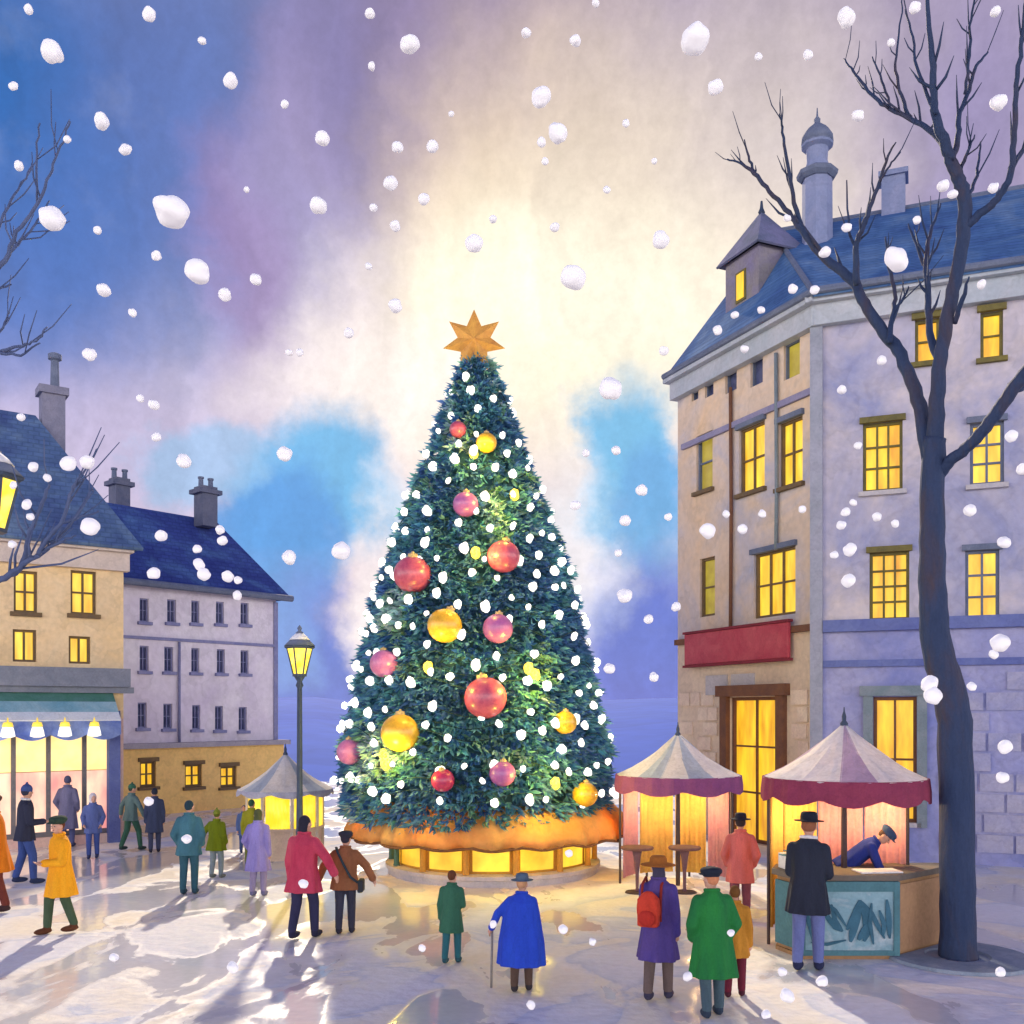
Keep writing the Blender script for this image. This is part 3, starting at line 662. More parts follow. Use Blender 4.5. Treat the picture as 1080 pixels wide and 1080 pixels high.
# ------------------------------------------------------------------ the Christmas tree
TX, TY = (502-540)*22/F, 22.0
PROF = [(11.35,.10),(11.04,.40),(10.6,.55),(9.16,1.06),(7.9,1.55),(6.64,2.02),(5.4,2.36),(4.13,2.63),(3.2,2.82),(2.45,2.94),(1.8,3.0),(1.25,2.92),(.95,2.6)]
def trad(z):
    if z >= PROF[0][0]: return .05
    for (z1,r1),(z0,r0) in zip(PROF, PROF[1:]):
        if z >= z0: return r0+(r1-r0)*(z-z0)/(z1-z0)
    return PROF[-1][1]
def on_tree(px, py, out=0.0):
    d = TY-1.5
    for _ in range(12):
        p = P(px, py, d); r = trad(p.z)+out; dx = max(-.985*r, min(.985*r, p.x-TX)); d = TY-math.sqrt(r*r-dx*dx)
    return P(px, py, d)
def christmas_tree():
    t = thing('christmas_tree', (TX, TY, 0), 'giant dense teal green Christmas tree standing in the middle of the square', 'tree')
    tr = MB(); tr.tube([(TX,TY,0),(TX,TY,3),(TX,TY,7),(TX,TY,11.2)], [.28,.25,.15,.04], 10); tr.build('trunk', wc('fir_bark', (.10,.06,.04), (.06,.04,.03), 5), t)
    m = bpy.data.materials.new('fir_needles'); m.use_nodes = True; nt = m.node_tree; b = nt.nodes['Principled BSDF']
    at = nt.nodes.new('ShaderNodeAttribute'); at.attribute_name = 'tint'; nt.links.new(at.outputs['Color'], b.inputs['Base Color']); b.inputs['Roughness'].default_value = .6
    tl = nt.nodes.new('ShaderNodeBsdfTranslucent'); nt.links.new(at.outputs['Color'], tl.inputs[0]); ms = nt.nodes.new('ShaderNodeMixShader'); ms.inputs[0].default_value = .45
    nt.links.new(b.outputs[0], ms.inputs[1]); nt.links.new(tl.outputs[0], ms.inputs[2]); nt.links.new(ms.outputs[0], nt.nodes['Material Output'].inputs[0])
    r = random.Random(5); vs = []; fs = []; cols = []
    pal = [(.11,.26,.46),(.12,.34,.47),(.20,.48,.50),(.08,.22,.46),(.24,.46,.34),(.42,.62,.62)]
    area = [(z/100, trad(z/100)) for z in range(125, 1131)]; tot = sum(q[1] for q in area); cum = []; a_ = 0
    for z, q in area: a_ += q; cum.append((a_/tot, z))
    import bisect
    keys = [c_[0] for c_ in cum]
    NT = 17000
    for i in range(NT):
        z = cum[min(bisect.bisect(keys, r.random()), len(cum)-1)][1]; th = r.uniform(0, 2*math.pi)
        if math.sin(th) > .35 and r.random() < .55: continue           # fewer on the far side
        cl = mnoise.noise(Vector((math.cos(th)*2.2, math.sin(th)*2.2, z*.9)))
        tier = (z*1.55 + .12*math.sin(3*th)) % 1.0                     # boughs in whorls
        rr = trad(z)*(.97 + .05*cl) - .16*tier + .05 - (r.random()**2)*.36*min(1, trad(z))
        rr = max(rr, .03)
        p = Vector((TX+rr*math.cos(th), TY+rr*math.sin(th), z))
        outv = Vector((math.cos(th), math.sin(th), -.12+.35*(1-z/12)*-1+ r.uniform(-.1,.25)))
        base = pal[min(5, max(0, int((cl*1.6+.5)*4 + r.uniform(-1.2,1.2))))]; k = r.uniform(.8,1.2)
        L0 = .13+.13*r.random()+.04*(1-z/12)
        for j in range(6):
            dv = (outv + Vector((r.uniform(-1,1), r.uniform(-1,1), r.uniform(-.7,.7)))*.75).normalized()
            L = L0*r.uniform(.6,1.2); side = dv.cross(Vector((r.uniform(-1,1),r.uniform(-1,1),r.uniform(-1,1)))).normalized()*(.022+.02*r.random())
            o = len(vs); mid = p+dv*L*.5
            vs += [p-side*.4, mid-side, p+dv*L, mid+side]; fs.append((o,o+1,o+2,o+3))
            c_ = tuple(min(1,v*k*r.uniform(.85,1.15)) for v in base); cols.append(c_)
    # inner mass so that no daylight shows through the middle
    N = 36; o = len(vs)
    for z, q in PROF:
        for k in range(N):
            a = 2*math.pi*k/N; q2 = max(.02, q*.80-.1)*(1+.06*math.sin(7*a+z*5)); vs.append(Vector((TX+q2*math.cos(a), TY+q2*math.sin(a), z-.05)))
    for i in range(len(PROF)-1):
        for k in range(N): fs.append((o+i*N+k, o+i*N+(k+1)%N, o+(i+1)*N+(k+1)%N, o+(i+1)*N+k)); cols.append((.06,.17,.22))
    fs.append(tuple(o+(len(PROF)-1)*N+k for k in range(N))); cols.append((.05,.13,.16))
    mb = MB(); mb.add(vs, fs); ob = mb.build('crown', m, t, recalc=False)
    ca = ob.data.color_attributes.new('tint', 'FLOAT_COLOR', 'CORNER'); buf = []
    for p, c_ in zip(ob.data.polygons, cols): buf += [c_[0],c_[1],c_[2],1.0]*p.loop_total
    ca.data.foreach_set('color', buf)
christmas_tree()

def star():
    p = P(500, 360, 21.75); n = 7; ro, ri = .70, .37; vs = []; fs = []
    for k in range(2*n):
        a = math.pi/2 + math.pi*k/n; q = ro if k % 2 == 0 else ri
        vs.append(p+Vector((q*math.cos(a), 0, q*math.sin(a))))
    vs += [p+Vector((0,-.16,0)), p+Vector((0,.16,0))]
    for k in range(2*n): fs += [(k,(k+1)%(2*n),2*n),((k+1)%(2*n),k,2*n+1)]
    mb = MB(); mb.add(vs, fs); o = mb.build('tree_star', wc('star_gold', (.78,.42,.08), (.60,.26,.06), 3.5, .4, .5, .1), None, p)
    tag(o, 'seven pointed golden star topping the Christmas tree', 'star')
    h = MB(); h.tube([p+Vector((0,.05,-.3)), Vector((TX,TY,11.0))], .035, 8); h.build('star_stem', IRON, o)
star()

# baubles
BM = {'red': ((.60,.12,.17),(.40,.05,.11)), 'gold': ((.86,.50,.03),(.62,.32,.02)), 'purple': ((.46,.13,.36),(.34,.09,.30)), 'pink': ((.66,.22,.42),(.50,.14,.34)), 'crimson': ((.55,.04,.12),(.36,.02,.08))}
def bauble_mat(k):
    m = wc('bauble_'+k, *BM[k], 3.5, .34, .5, 0); b = m.node_tree.nodes['Principled BSDF']; b.inputs['Specular IOR Level'].default_value = .6; b.inputs['Coat Weight'].default_value = .15; b.inputs['Coat Roughness'].default_value = .1; return m
BL = [(483,453,9,'red','tiny red bauble highest on the tree, below the star'),(513,467,11,'gold','small gold bauble near the top of the tree beside the tiny red one'),
 (491,532,13.5,'purple','purple bauble on the upper tree, alone above the two upper red ones'),(531,587,17.5,'red','red bauble right of centre at mid height of the tree'),
 (435,606,20,'red','big red bauble on the left edge of the tree at mid height'),(469,660,18.5,'gold','gold bauble left of a purple one at the middle of the tree'),
 (525,663,16,'purple','purple bauble at the middle of the tree right of a gold one'),(405,700,15,'pink','pink bauble at the left edge of the tree, below the big red one'),
 (512,736,22.5,'red','largest bauble, rosy red, low in the centre of the tree'),(422,773,20.5,'gold','biggest gold bauble, on the lower left of the tree'),
 (369,793,14,'pink','pink bauble lowest on the left edge of the tree'),(596,762,12.5,'gold','small gold bauble on the lower right of the tree above the bottom one'),
 (467,823,12.5,'crimson','small crimson bauble near the bottom of the tree'),(530,816,14,'purple','purple bauble near the bottom of the tree'),
 (617,838,13.5,'gold','gold bauble at the bottom right corner of the tree')]
def baubles():
    sph = MB(); sph.ell((0,0,0), (1,1,.97), 28, 18); base = sph.data('bauble', Vector((0,0,0))); base.polygons.foreach_set('use_smooth', [True]*len(base.polygons))
    cap_ = MB(); cap_.lathe([(.26,.93),(.24,1.1),(.10,1.12),(.05,1.22)], (0,0,0), 12); cme = cap_.data('bauble_cap', Vector((0,0,0))); cme.materials.append(wc('cap_gold', (.7,.5,.2), (.5,.35,.15), 4, .3))
    for px, py, rp, k, lab in BL:
        p = on_tree(px, py, .10); r = rp*p.y/F
        me = base.copy(); me.materials.append(bauble_mat(k))
        o = bpy.data.objects.new('bauble', me); C.objects.link(o); o.location = p; o.scale = (r,r,r); o.rotation_euler = (rnd.uniform(-.2,.2), rnd.uniform(-.3,.3), rnd.uniform(0,6))
        tag(o, lab, 'bauble', 'baubles on the Christmas tree')
        c_ = bpy.data.objects.new('bauble_cap', cme); C.objects.link(c_); c_.parent = o
baubles()

def light_strings():
    bulbm = glow('fairy_bulb', (1,.93,.80), (1,.97,.90), 1.5)
    s = MB(); s.ell((0,0,0), (1,1,1.1), 14, 10); s.v = [v*(1+.3*mnoise.noise(v*1.4)) for v in s.v]; bme = s.data('bulb', Vector((0,0,0))); bme.materials.append(bulbm); bme.polygons.foreach_set('use_smooth', [True]*len(bme.polygons))
    cord = wc('green_cord', (.02,.05,.04), (.03,.06,.05), 5)
    lv = [(10.6,9.9,'short string of white fairy lights at the very top of the tree'),(9.6,8.4,'string of white fairy lights around the upper tree by the small gold bauble'),
          (8.2,7.1,'string of white fairy lights around the tree by the upper purple bauble'),(6.9,6.0,'string of white fairy lights crossing the tree by the two upper red baubles'),
          (5.8,5.0,'string of white fairy lights around the middle of the tree'),(4.7,3.9,'string of white fairy lights around the tree by the largest rosy bauble'),
          (3.6,2.9,'string of white fairy lights round the tree by the biggest gold bauble'),(2.6,1.7,'lowest string of white fairy lights above the orange skirt')]
    r = random.Random(21)
    for zt, zb, lab in lv:
        o = thing('light_string', (TX, TY-trad(zt), zt), lab, 'fairy lights', 'fairy light strings on the Christmas tree')
        a0, a1 = math.pi*.96, math.pi*2.04; N = 90; pts = []
        turns = 3 if zt < 10 else 2
        for i in range(N*turns+1):
            k = i/(N*turns); ph = (k*turns) % 2; ph = ph if ph < 1 else 2-ph
            a = a0+(a1-a0)*ph; z = zt+(zb-zt)*k + .10*math.sin(a*9); q = trad(z)+.03
            pts.append(Vector((TX+q*math.cos(a), TY+q*math.sin(a), z)))
        cb = MB(); cb.tube(pts, .008, 4); cb.build('cord', cord, o)
        cnt = int({10.6:10, 9.6:17, 8.2:24}.get(zt, 30)); placed = []
        tries = 0
        while len(placed) < cnt and tries < 3000:
            tries += 1
            i = r.randrange(len(pts)); p = pts[i]+Vector((0,0,r.uniform(-.14,.14)))
            if any((p-q).length < .34 for q in placed): continue
            if abs(p.x-TX) > .90*trad(p.z) and r.random() < .75: continue
            placed.append(p); n_ = (p-Vector((TX,TY,p.z))).normalized()
            bo = bpy.data.objects.new('bulb', bme); C.objects.link(bo); bo.parent = o; bo.location = p+n_*.07-o.location
            k = r.choice((.055,.065,.075,.09)); bo.scale = (k*r.uniform(.85,1.1), k*r.uniform(.85,1.1), k*r.uniform(.9,1.2)); bo.rotation_euler = (r.uniform(-.5,.5), r.uniform(-.5,.5), r.uniform(0,3))
    warm = thing('light_string', (TX, TY-2, 6), 'loose string of yellow glowing lamps scattered through the tree', 'fairy lights', 'fairy light strings on the Christmas tree')
    wm = glow('warm_bulb', (1,.66,.03), (1,.80,.12), 1.6); wme = bme.copy(); wme.materials.clear(); wme.materials.append(wm)
    for px, py, e in ((500,478,40),(543,522,45),(565,712,70),(452,704,35),(407,806,60),(586,826,55),(502,583,40),(558,705,0),(405,796,0)):
        p = on_tree(px, py, .02); bo = bpy.data.objects.new('bulb', wme); C.objects.link(bo); bo.parent = warm; bo.location = p-warm.location; bo.scale = (.10,.10,.11)
        if e: lamp(on_tree(px, py, .60), e*1.35, warm, (1,.74,.08), .12)
light_strings()

# ------------------------------------------------------------------ round booth under the tree
def tree_booth():
    cx, cy = (520-540)*22/F, 22.0
    t = thing('round_booth', (cx, cy, 0), 'round orange skirted booth glowing yellow beneath the Christmas tree', 'booth')
    # orange fabric skirt, ruffled
    vs = []; fs = []; N = 160; prof = [(2.45,1.62),(2.72,1.48),(2.95,1.25),(3.06,1.02),(3.07,.90)]
    for j, (q, z) in enumerate(prof):
        for k in range(N):
            a = 2*math.pi*k/N; w = (.01+.016*j)*math.sin(a*19)+ .012*j*math.sin(a*41+1); dz = -.06*abs(math.sin(a*9.5))*(j == 4)
            vs.append((cx-.1+(q+w)*math.cos(a), cy+(q+w)*math.sin(a), z+dz))
    M = len(vs)
    for j in range(len(prof)-1):
        for k in range(N): fs.append((j*N+k, j*N+(k+1)%N, (j+1)*N+(k+1)%N, (j+1)*N+k))
    mb = MB(); mb.add(vs, fs)
    o = mb.build('skirt', wc('orange_cloth', (.80,.34,.08), (.86,.58,.22), .8, .85, .6, .2, 10, trans=.45, c3=(.84,.46,.14)), t, smooth=True)
    sm = o.modifiers.new('s', 'SOLIDIFY'); sm.thickness = .02
    tr = MB(); N2 = 160
    tr.tube([(cx-.1+(3.085+.08*math.sin(2*math.pi*k/N2*19))*math.cos(2*math.pi*k/N2), cy+(3.085+.08*math.sin(2*math.pi*k/N2*19))*math.sin(2*math.pi*k/N2), .89-.06*abs(math.sin(2*math.pi*k/N2*9.5))) for k in range(N2+1)], .03, 6)
    tr.build('trim', wc('brown_trim', (.20,.09,.04), (.14,.06,.03), 3), o)
    # wooden drum with lit panels between posts
    wood = wc('honey_wood', (.55,.30,.06), (.42,.22,.05), 2); pn = glow('booth_panel', (.55,.26,.01), (1,.68,.05), .9, 1.6, (1,1,1), .4)
    d = MB(); d.lathe([(2.30,.0),(2.30,.12),(2.36,.14),(2.36,.22),(2.2,.24)], (cx,cy,0), 48); d.build('plinth', STONE, t)
    d = MB(); d.lathe([(2.12,.2),(2.12,1.3)], (cx,cy,0), 48); d.build('drum_wall', wood, t)
    d = MB(); d.lathe([(2.28,.98),(2.40,1.0),(2.40,1.08),(2.2,1.1)], (cx,cy,0), 48); d.build('rail', wc('brown_rail', (.24,.11,.04), (.34,.18,.06), 2), t)
    K = 14
    gr = wc('dark_green_post', (.05,.12,.10), (.07,.16,.16), 3)
    for k in range(K):
        a0 = 2*math.pi*(k+.12)/K; a1 = 2*math.pi*(k+.88)/K
        if 1 <= k % K <= 5: continue
        vs = []; n = 6
        for j in range(n+1):
            a = a0+(a1-a0)*j/n
            for q in (2.125, 2.17):
                for z in (.30,.93): vs.append((cx+q*math.cos(a), cy+q*math.sin(a), z))
        fs = []
        for j in range(n):
            b0 = j*4; b1 = b0+4; fs += [(b0+2,b1+2,b1+3,b0+3),(b0,b0+1,b1+1,b1),(b0,b1,b1+2,b0+2),(b0+1,b0+3,b1+3,b1+1)]
        fs += [(0,2,3,1),(n*4,n*4+1,n*4+3,n*4+2)]
        m = MB(); m.add(vs, fs); m.build('lit_panel', pn, t)
    for k in range(K):
        if 2 <= k <= 5: continue
        a = 2*math.pi*k/K; m = MB(); m.lathe([(.07,.24),(.06,.3),(.06,.95),(.08,.98)], (cx+2.24*math.cos(a), cy+2.24*math.sin(a), 0), 8); m.build('post', gr if k in (7,8) else wood, t)
    for a in (3.6, 4.3, 5.0, 5.7): lamp((cx+2.75*math.cos(a), cy+2.75*math.sin(a), 1.12), 14, t, (1,.62,.16), .1)
tree_booth()

# ------------------------------------------------------------------ round-canopied stalls
def canopy(t, c, Rr, ze, za, mats, val_mat, n=16, drop=.26, scal=8, ph=0, vn='valance'):
    cv = MB(); vs = []; fs = []; prof = [(0.03,1.0),(.18,.80),(.45,.46),(.75,.18),(1,0)]
    for i in range(n*2):
        a0 = 2*math.pi*i/(n*2)+ph; a1 = 2*math.pi*(i+1)/(n*2)+ph
        for j in range(len(prof)-1):
            q = []
            for f, hgt in (prof[j], prof[j+1]):
                for a in (a0, a1):
                    q.append((c[0]+Rr*f*math.cos(a), c[1]+Rr*f*math.sin(a), ze+(za-ze)*hgt))
            cv.add([q[0],q[1],q[3],q[2]], [(0,1,2,3)], (i//2) % len(mats))
    o = cv.build('canopy', mats, t); bm = bmesh.new(); bm.from_mesh(o.data); bmesh.ops.remove_doubles(bm, verts=bm.verts, dist=.0005); bm.to_mesh(o.data); bm.free()
    sm = o.modifiers.new('s', 'SOLIDIFY'); sm.thickness = .02
    va = MB(); N = 96; vs = []; fs = []
    for k in range(N):
        a = 2*math.pi*k/N+ph; q = Rr*(1.0+.012*math.sin(a*scal*2.5)); s_ = .10*abs(math.sin(a*scal/2+.3))
        vs += [(c[0]+q*math.cos(a), c[1]+q*math.sin(a), ze+.01), (c[0]+q*1.02*math.cos(a), c[1]+q*1.02*math.sin(a), ze-drop*.6), (c[0]+q*1.02*math.cos(a), c[1]+q*1.02*math.sin(a), ze-drop-s_+.05)]
    for k in range(N):
        b0, b1 = k*3, ((k+1)%N)*3; fs += [(b0,b0+1,b1+1,b1),(b0+1,b0+2,b1+2,b1+1)]
    va.add(vs, fs); v = va.build(vn, val_mat, o); sm = v.modifiers.new('s', 'SOLIDIFY'); sm.thickness = .015
    rb = MB()
    for i in range(8):
        a = 2*math.pi*i/8+ph; rb.tube([(c[0],c[1],za-.08),(c[0]+Rr*.5*math.cos(a),c[1]+Rr*.5*math.sin(a),ze+(za-ze)*.40-.05),(c[0]+Rr*.96*math.cos(a),c[1]+Rr*.96*math.sin(a),ze-.02)], .015, 6)
    rb.build('ribs', IRON, o)
    fn = MB(); fn.lathe([(.05,-.05),(.06,.02),(.03,.06),(.035,.12),(.012,.2),(.008,.26)], (c[0],c[1],za), 8); fn.build('finial', IRON, o, smooth=True)
    return o
def curtain(t, c, q, a0, a1, z0, z1, mat, name='curtain'):
    vs = []; fs = []; n = 20
    for i in range(n+1):
        a = a0+(a1-a0)*i/n; k = q+.025*math.sin(i*1.9)
        vs += [(c[0]+k*math.cos(a), c[1]+k*math.sin(a), z0), (c[0]+k*math.cos(a), c[1]+k*math.sin(a), z1)]
    for i in range(n): fs.append((2*i,2*i+2,2*i+3,2*i+1))
    m = MB(); m.add(vs, fs); o = m.build(name, mat, t, smooth=True); s = o.modifiers.new('s','SOLIDIFY'); s.thickness = .012; return o
CW = wc('canvas_white', (.88,.86,.85), (.80,.80,.84), 1.5, .85, .5, .15, 20, trans=.45)
CLV = wc('canvas_lavender', (.50,.38,.56), (.66,.56,.68), 1.5, .85, .5, .15, 20, trans=.45)
CBL = wc('canvas_pale_blue', (.50,.58,.72), (.62,.68,.78), 1.5, .85, .5, .15, 20, trans=.45)
MAR = wc('maroon_cloth', (.34,.06,.11), (.24,.04,.10), 2.5, .85, .6, .2, 20, trans=.2)
PLU = wc('plum_cloth', (.32,.10,.22), (.24,.07,.22), 2.5, .85, .6, .2, 20, trans=.2)
PKC = wc('pink_curtain', (.78,.42,.42), (.70,.32,.40), 1.4, .9, .5, .1, 20, trans=.35)
YLC = wc('yellow_curtain', (.86,.60,.16), (.84,.50,.14), 1.4, .9, .5, .1, 20, trans=.35)
DW = wc('dark_wood', (.10,.06,.05), (.06,.05,.06), 3); BW = wc('tan_wood', (.42,.25,.12), (.32,.19,.10), 1.6); TE = wc('teal_wood', (.07,.17,.20), (.10,.24,.27), 2)
BULB = glow('stall_bulb', (1,.75,.3), (1,.8,.4), 3)
def stall_lamp(t, p, e):
    m = MB(); m.ell(p, (.055,.055,.07), 10, 7); o = m.build('lamp_bulb', BULB, t, smooth=True)
    w = MB(); w.tube([Vector(p)+Vector((0,0,.06)), Vector(p)+Vector((0,0,.35))], .008, 5); w.build('cord', IRON, o)
    lamp(Vector(p)+Vector((0,0,-.12)), e, t, (1,.66,.28), .06)
def stalls():
    # right stall
    c = G(893, 1003); c = Vector((c.x+.02, 14.7, 0)); Rr = 1.16
    t = thing('market_stall', c, 'round stall with white and lavender canopy and maroon scalloped valance, above the teal counter', 'market stall', 'round canopied market stalls')
    canopy(t, c, Rr, 2.52, 3.30, [CW, CLV, CW, CW], MAR, 14, .30, 9, .3)
    m = MB(); m.lathe([(.045,0),(.045,3.25)], c, 10); m.build('pole', DW, t, smooth=True)
    for a in (.25, 2.9): m = MB(); m.lathe([(.025,0),(.025,2.52)], (c.x+1.08*math.cos(a),c.y+1.08*math.sin(a),0), 8); m.build('pole', DW, t)
    for a0, a1, mm in ((.25,.95,PKC),(.98,1.62,PKC),(1.65,2.25,YLC),(2.28,2.88,YLC)): curtain(t, c, 1.05, a0, a1, .25, 2.45, mm)
    stall_lamp(t, (c.x-.35,c.y+.35,2.25), 34); stall_lamp(t, (c.x+.45,c.y+.3,2.25), 30)
    # mid stall
    c = Vector(((715-540)*20/F, 20, 0)); Rr = 1.24
    t = thing('market_stall', c, 'round stall with white and pale blue canopy and plum valance beside the Christmas tree', 'market stall', 'round canopied market stalls')
    canopy(t, c, Rr, 2.22, 3.02, [CW, CBL, CW, CW, CBL], PLU, 15, .30, 8, .1)
    m = MB(); m.lathe([(.045,0),(.045,2.98)], c, 10); m.build('pole', DW, t, smooth=True)
    for a in (.2, 1.2, 2.0, 2.95): m = MB(); m.lathe([(.025,0),(.025,2.22)], (c.x+1.16*math.cos(a),c.y+1.16*math.sin(a),0), 8); m.build('pole', DW, t)
    for a0, a1, mm in ((.22,.8,PKC),(.85,1.45,YLC),(1.5,2.2,YLC),(2.25,2.9,PKC)): curtain(t, c, 1.1, a0, a1, .1, 2.15, mm)
    stall_lamp(t, (c.x-.4,c.y+.35,1.95), 30); stall_lamp(t, (c.x+.4,c.y+.35,1.95), 30)
    # small kiosk beside the lamp
    c = Vector(((301-540)*24/F, 24, 0)); Rr = 1.12
    t = thing('market_kiosk', c, 'small white pointed kiosk with glowing yellow sides behind the street lamp', 'kiosk')
    canopy(t, c, Rr, 1.62, 2.46, [CW, CBL, CW], wc('kiosk_grey_cloth', (.42,.42,.50), (.34,.35,.46), 2), 12, .10, 8, .2)
    yk = glow('kiosk_panel', (1,.62,.02), (1,.76,.08), .9, 2.5)
    for k in range(8):
        a = 2*math.pi*(k+.5)/8; m = MB(); m.lathe([(.04,0),(.04,1.62)], (c.x+.9*math.cos(a),c.y+.9*math.sin(a),0), 8); m.build('post', wc('kiosk_post', (.70,.62,.50), (.55,.48,.45), 3), t)
        if k in (4,5,6,7,3,0):
            curtain(t, c, .86, a+.06, a+2*math.pi/8-.06, .75, 1.55, yk, 'lit_panel')
    m = MB(); m.lathe([(.88,.0),(.88,.68),(.95,.69),(.95,.75),(.8,.76)], c, 8, ph=.39); m.build('counter', wc('kiosk_counter', (.72,.60,.46), (.62,.46,.38), 2), t)
stalls()

def counter():
    f = 14.05; y0, y1 = f, f+1.0
    q = [((846-540)*f/F, y0), ((946-540)*f/F, y0), ((993-540)*(f+.75)/F, y0+.75), ((990-540)*(f+1)/F, y1+.1), ((822-540)*(f+1)/F, y1), ((818-540)*(f+.6)/F, y0+.6)]
    c = Vector((4.7, 14.5, 0))
    t = thing('market_counter', c, 'teal fronted wooden sales counter with tan side, below the maroon stall', 'counter')
    def prism(pts, z0, z1, k=1.0, mb=None):
        cx = sum(p[0] for p in pts)/len(pts); cy = sum(p[1] for p in pts)/len(pts)
        p2 = [(cx+(p[0]-cx)*k, cy+(p[1]-cy)*k) for p in pts]; n = len(pts)
        mb.add([(x,y,z0) for x,y in p2]+[(x,y,z1) for x,y in p2], [tuple(range(n))[::-1], tuple(range(n,2*n))]+[(i,(i+1)%n,n+(i+1)%n,n+i) for i in range(n)])
    m = MB(); prism(q, 0.06, 1.10, .98, m); m.build('carcass', BW, t)
    m = MB(); prism(q, 1.103, 1.19, 1.05, m); bevel(m.build('worktop', wc('worktop_dark', (.13,.12,.11), (.22,.17,.12), 1.5), t), .01)
    m = MB(); prism(q, 0.0, .057, 1.0, m); m.build('plinth', BW, t)
    fr = Fac(q[0], q[1]); L = fr.L
    pan = MB(); pan.fbox(fr, .03, L-.03, .12, 1.02, .0, .03); p = pan.build('front_panel', wc('pale_teal_panel', (.34,.50,.54), (.62,.66,.66), 1.8, .8, .6, c3=(.22,.38,.44)), t)
    r = MB(); r.fbox(fr, -.03, .03, .06, 1.10, -.0, .06); r.fbox(fr, L-.06, L+.02, .06, 1.10, 0, .06); r.fbox(fr, .03, L-.06, .96, 1.10, 0, .055); r.fbox(fr, .03, L-.06, .06, .13, 0, .055); r.build('panel_frame', TE, p)
    # painted zigzag and leaf strokes
    s = MB()
    def stroke(pts, w, e=[.031]):
        e[0] += .0016
        fine = [(pts[i][0]+(pts[i+1][0]-pts[i][0])*k/5, pts[i][1]+(pts[i+1][1]-pts[i][1])*k/5) for i in range(len(pts)-1) for k in range(5)]+[pts[-1]]
        pp = [fr.pt(u*L, v, e[0]) for u, v in fine]; n = len(pp); rr = [w*(.18+.95*math.sin(math.pi*(i+.5)/n)**.8) for i in range(n)]
        vs = []; fs = []
        for i, p_ in enumerate(pp):
            tt = (pp[min(i+1,n-1)]-pp[max(i-1,0)]).normalized(); nn = Vector((fr.N.x,fr.N.y,0)); sd_ = tt.cross(nn).normalized()
            vs += [p_-sd_*rr[i], p_+sd_*rr[i], p_+sd_*rr[i]+nn*.008, p_-sd_*rr[i]+nn*.008]
        for i in range(n-1):
            for k in range(4): fs.append((i*4+k, i*4+(k+1)%4, (i+1)*4+(k+1)%4, (i+1)*4+k))
        fs += [(3,2,1,0), (n*4-4,n*4-3,n*4-2,n*4-1)]
        s.add(vs, fs)
    for pts, w in (([(.06,.85),(.05,.6),(.10,.35),(.12,.2)],.03), ([(.18,.80),(.26,.60),(.34,.46),(.42,.40)],.035), ([(.42,.40),(.34,.55),(.30,.78)],.03), ([(.46,.42),(.54,.62),(.60,.84)],.04), ([(.60,.84),(.57,.6),(.52,.38),(.50,.25)],.05), ([(.60,.84),(.66,.62),(.68,.40),(.64,.26)],.05), ([(.62,.82),(.72,.66),(.80,.44),(.86,.3)],.03), ([(.88,.85),(.90,.6),(.91,.3)],.035), ([(.66,.5),(.62,.36),(.58,.28)],.04), ([(.20,.84),(.34,.70),(.46,.46)],.022), ([(.72,.80),(.70,.52),(.74,.22)],.025), ([(.08,.25),(.25,.22),(.45,.28)],.02), ([(.80,.70),(.85,.5),(.84,.34)],.03)):
        s.build if False else stroke(pts, w)
    s.build('painted_motif', wc('teal_paint', (.035,.11,.16), (.06,.17,.24), 3), p)
    fs_ = Fac(q[5], q[0]); m = MB(); m.fbox(fs_, .03, fs_.L-.04, .12, 1.04, .0, .03); m.build('side_panel', TE, t)
    fs_ = Fac(q[1], q[2]); m = MB(); m.fbox(fs_, .05, fs_.L-.05, .1, 1.05, .0, .02); m.build('side_panel', wc('tan_panel', (.48,.29,.15), (.38,.22,.12), 1.3), t)
    m = MB(); b = Vector(((838-540)*14.6/F, 14.6, 1.193)); m.box(b+Vector((.05,0,.11)), (.46,.34,.22), .2); o = m.build('open_box', wc('white_card', (.80,.78,.74), (.72,.72,.74), 3), None, b); bevel(o, .01)
    tag(o, 'white cardboard box standing on the left end of the counter', 'box')
    m = MB(); m.box(b+Vector((-.05,-.22,.235)), (.44,.16,.012), .2); m.box(b+Vector((.12,.2,.235)), (.44,.14,.012), .2); m.build('flap', TE, o)
    m = MB(); b = Vector(((925-540)*14.3/F, 14.3, 1.193)); m.box(b+Vector((0,0,.012)), (.62,.34,.024), .1); o = bevel(m.build('paper_sheet', SNOW, None, b), .006)
    tag(o, 'sheet of white wrapping paper spread under the vendor', 'paper')
counter()

def bar_table(px, py, lab):
    p = P(px, py, 19.2); z = p.z; c = Vector((p.x, 19.2, 0))
    t = thing('bar_table', c, lab, 'table', 'tall bar tables by the stall'); m = MB(); m.lathe([(.30,z-.05),(.32,z-.02),(.31,z)], c, 20); m.build('tabletop', wc('table_brown', (.16,.08,.07), (.22,.11,.10), 3), t)
    m = MB(); m.lathe([(.10,z-.052),(.07,z-.2),(.035,z-.5),(.03,.08),(.05,.03)], c, 10); m.build('leg', wc('table_leg_plum', (.14,.07,.09), (.20,.11,.12), 3), t, smooth=True)
    m = MB(); m.lathe([(.24,0),(.22,.025),(.05,.03)], c, 16); m.build('base', DW, t)
bar_table(672, 893, 'tall round bar table nearer the Christmas tree under the plum stall'); bar_table(722, 893, 'tall round bar table at the right under the plum stall')

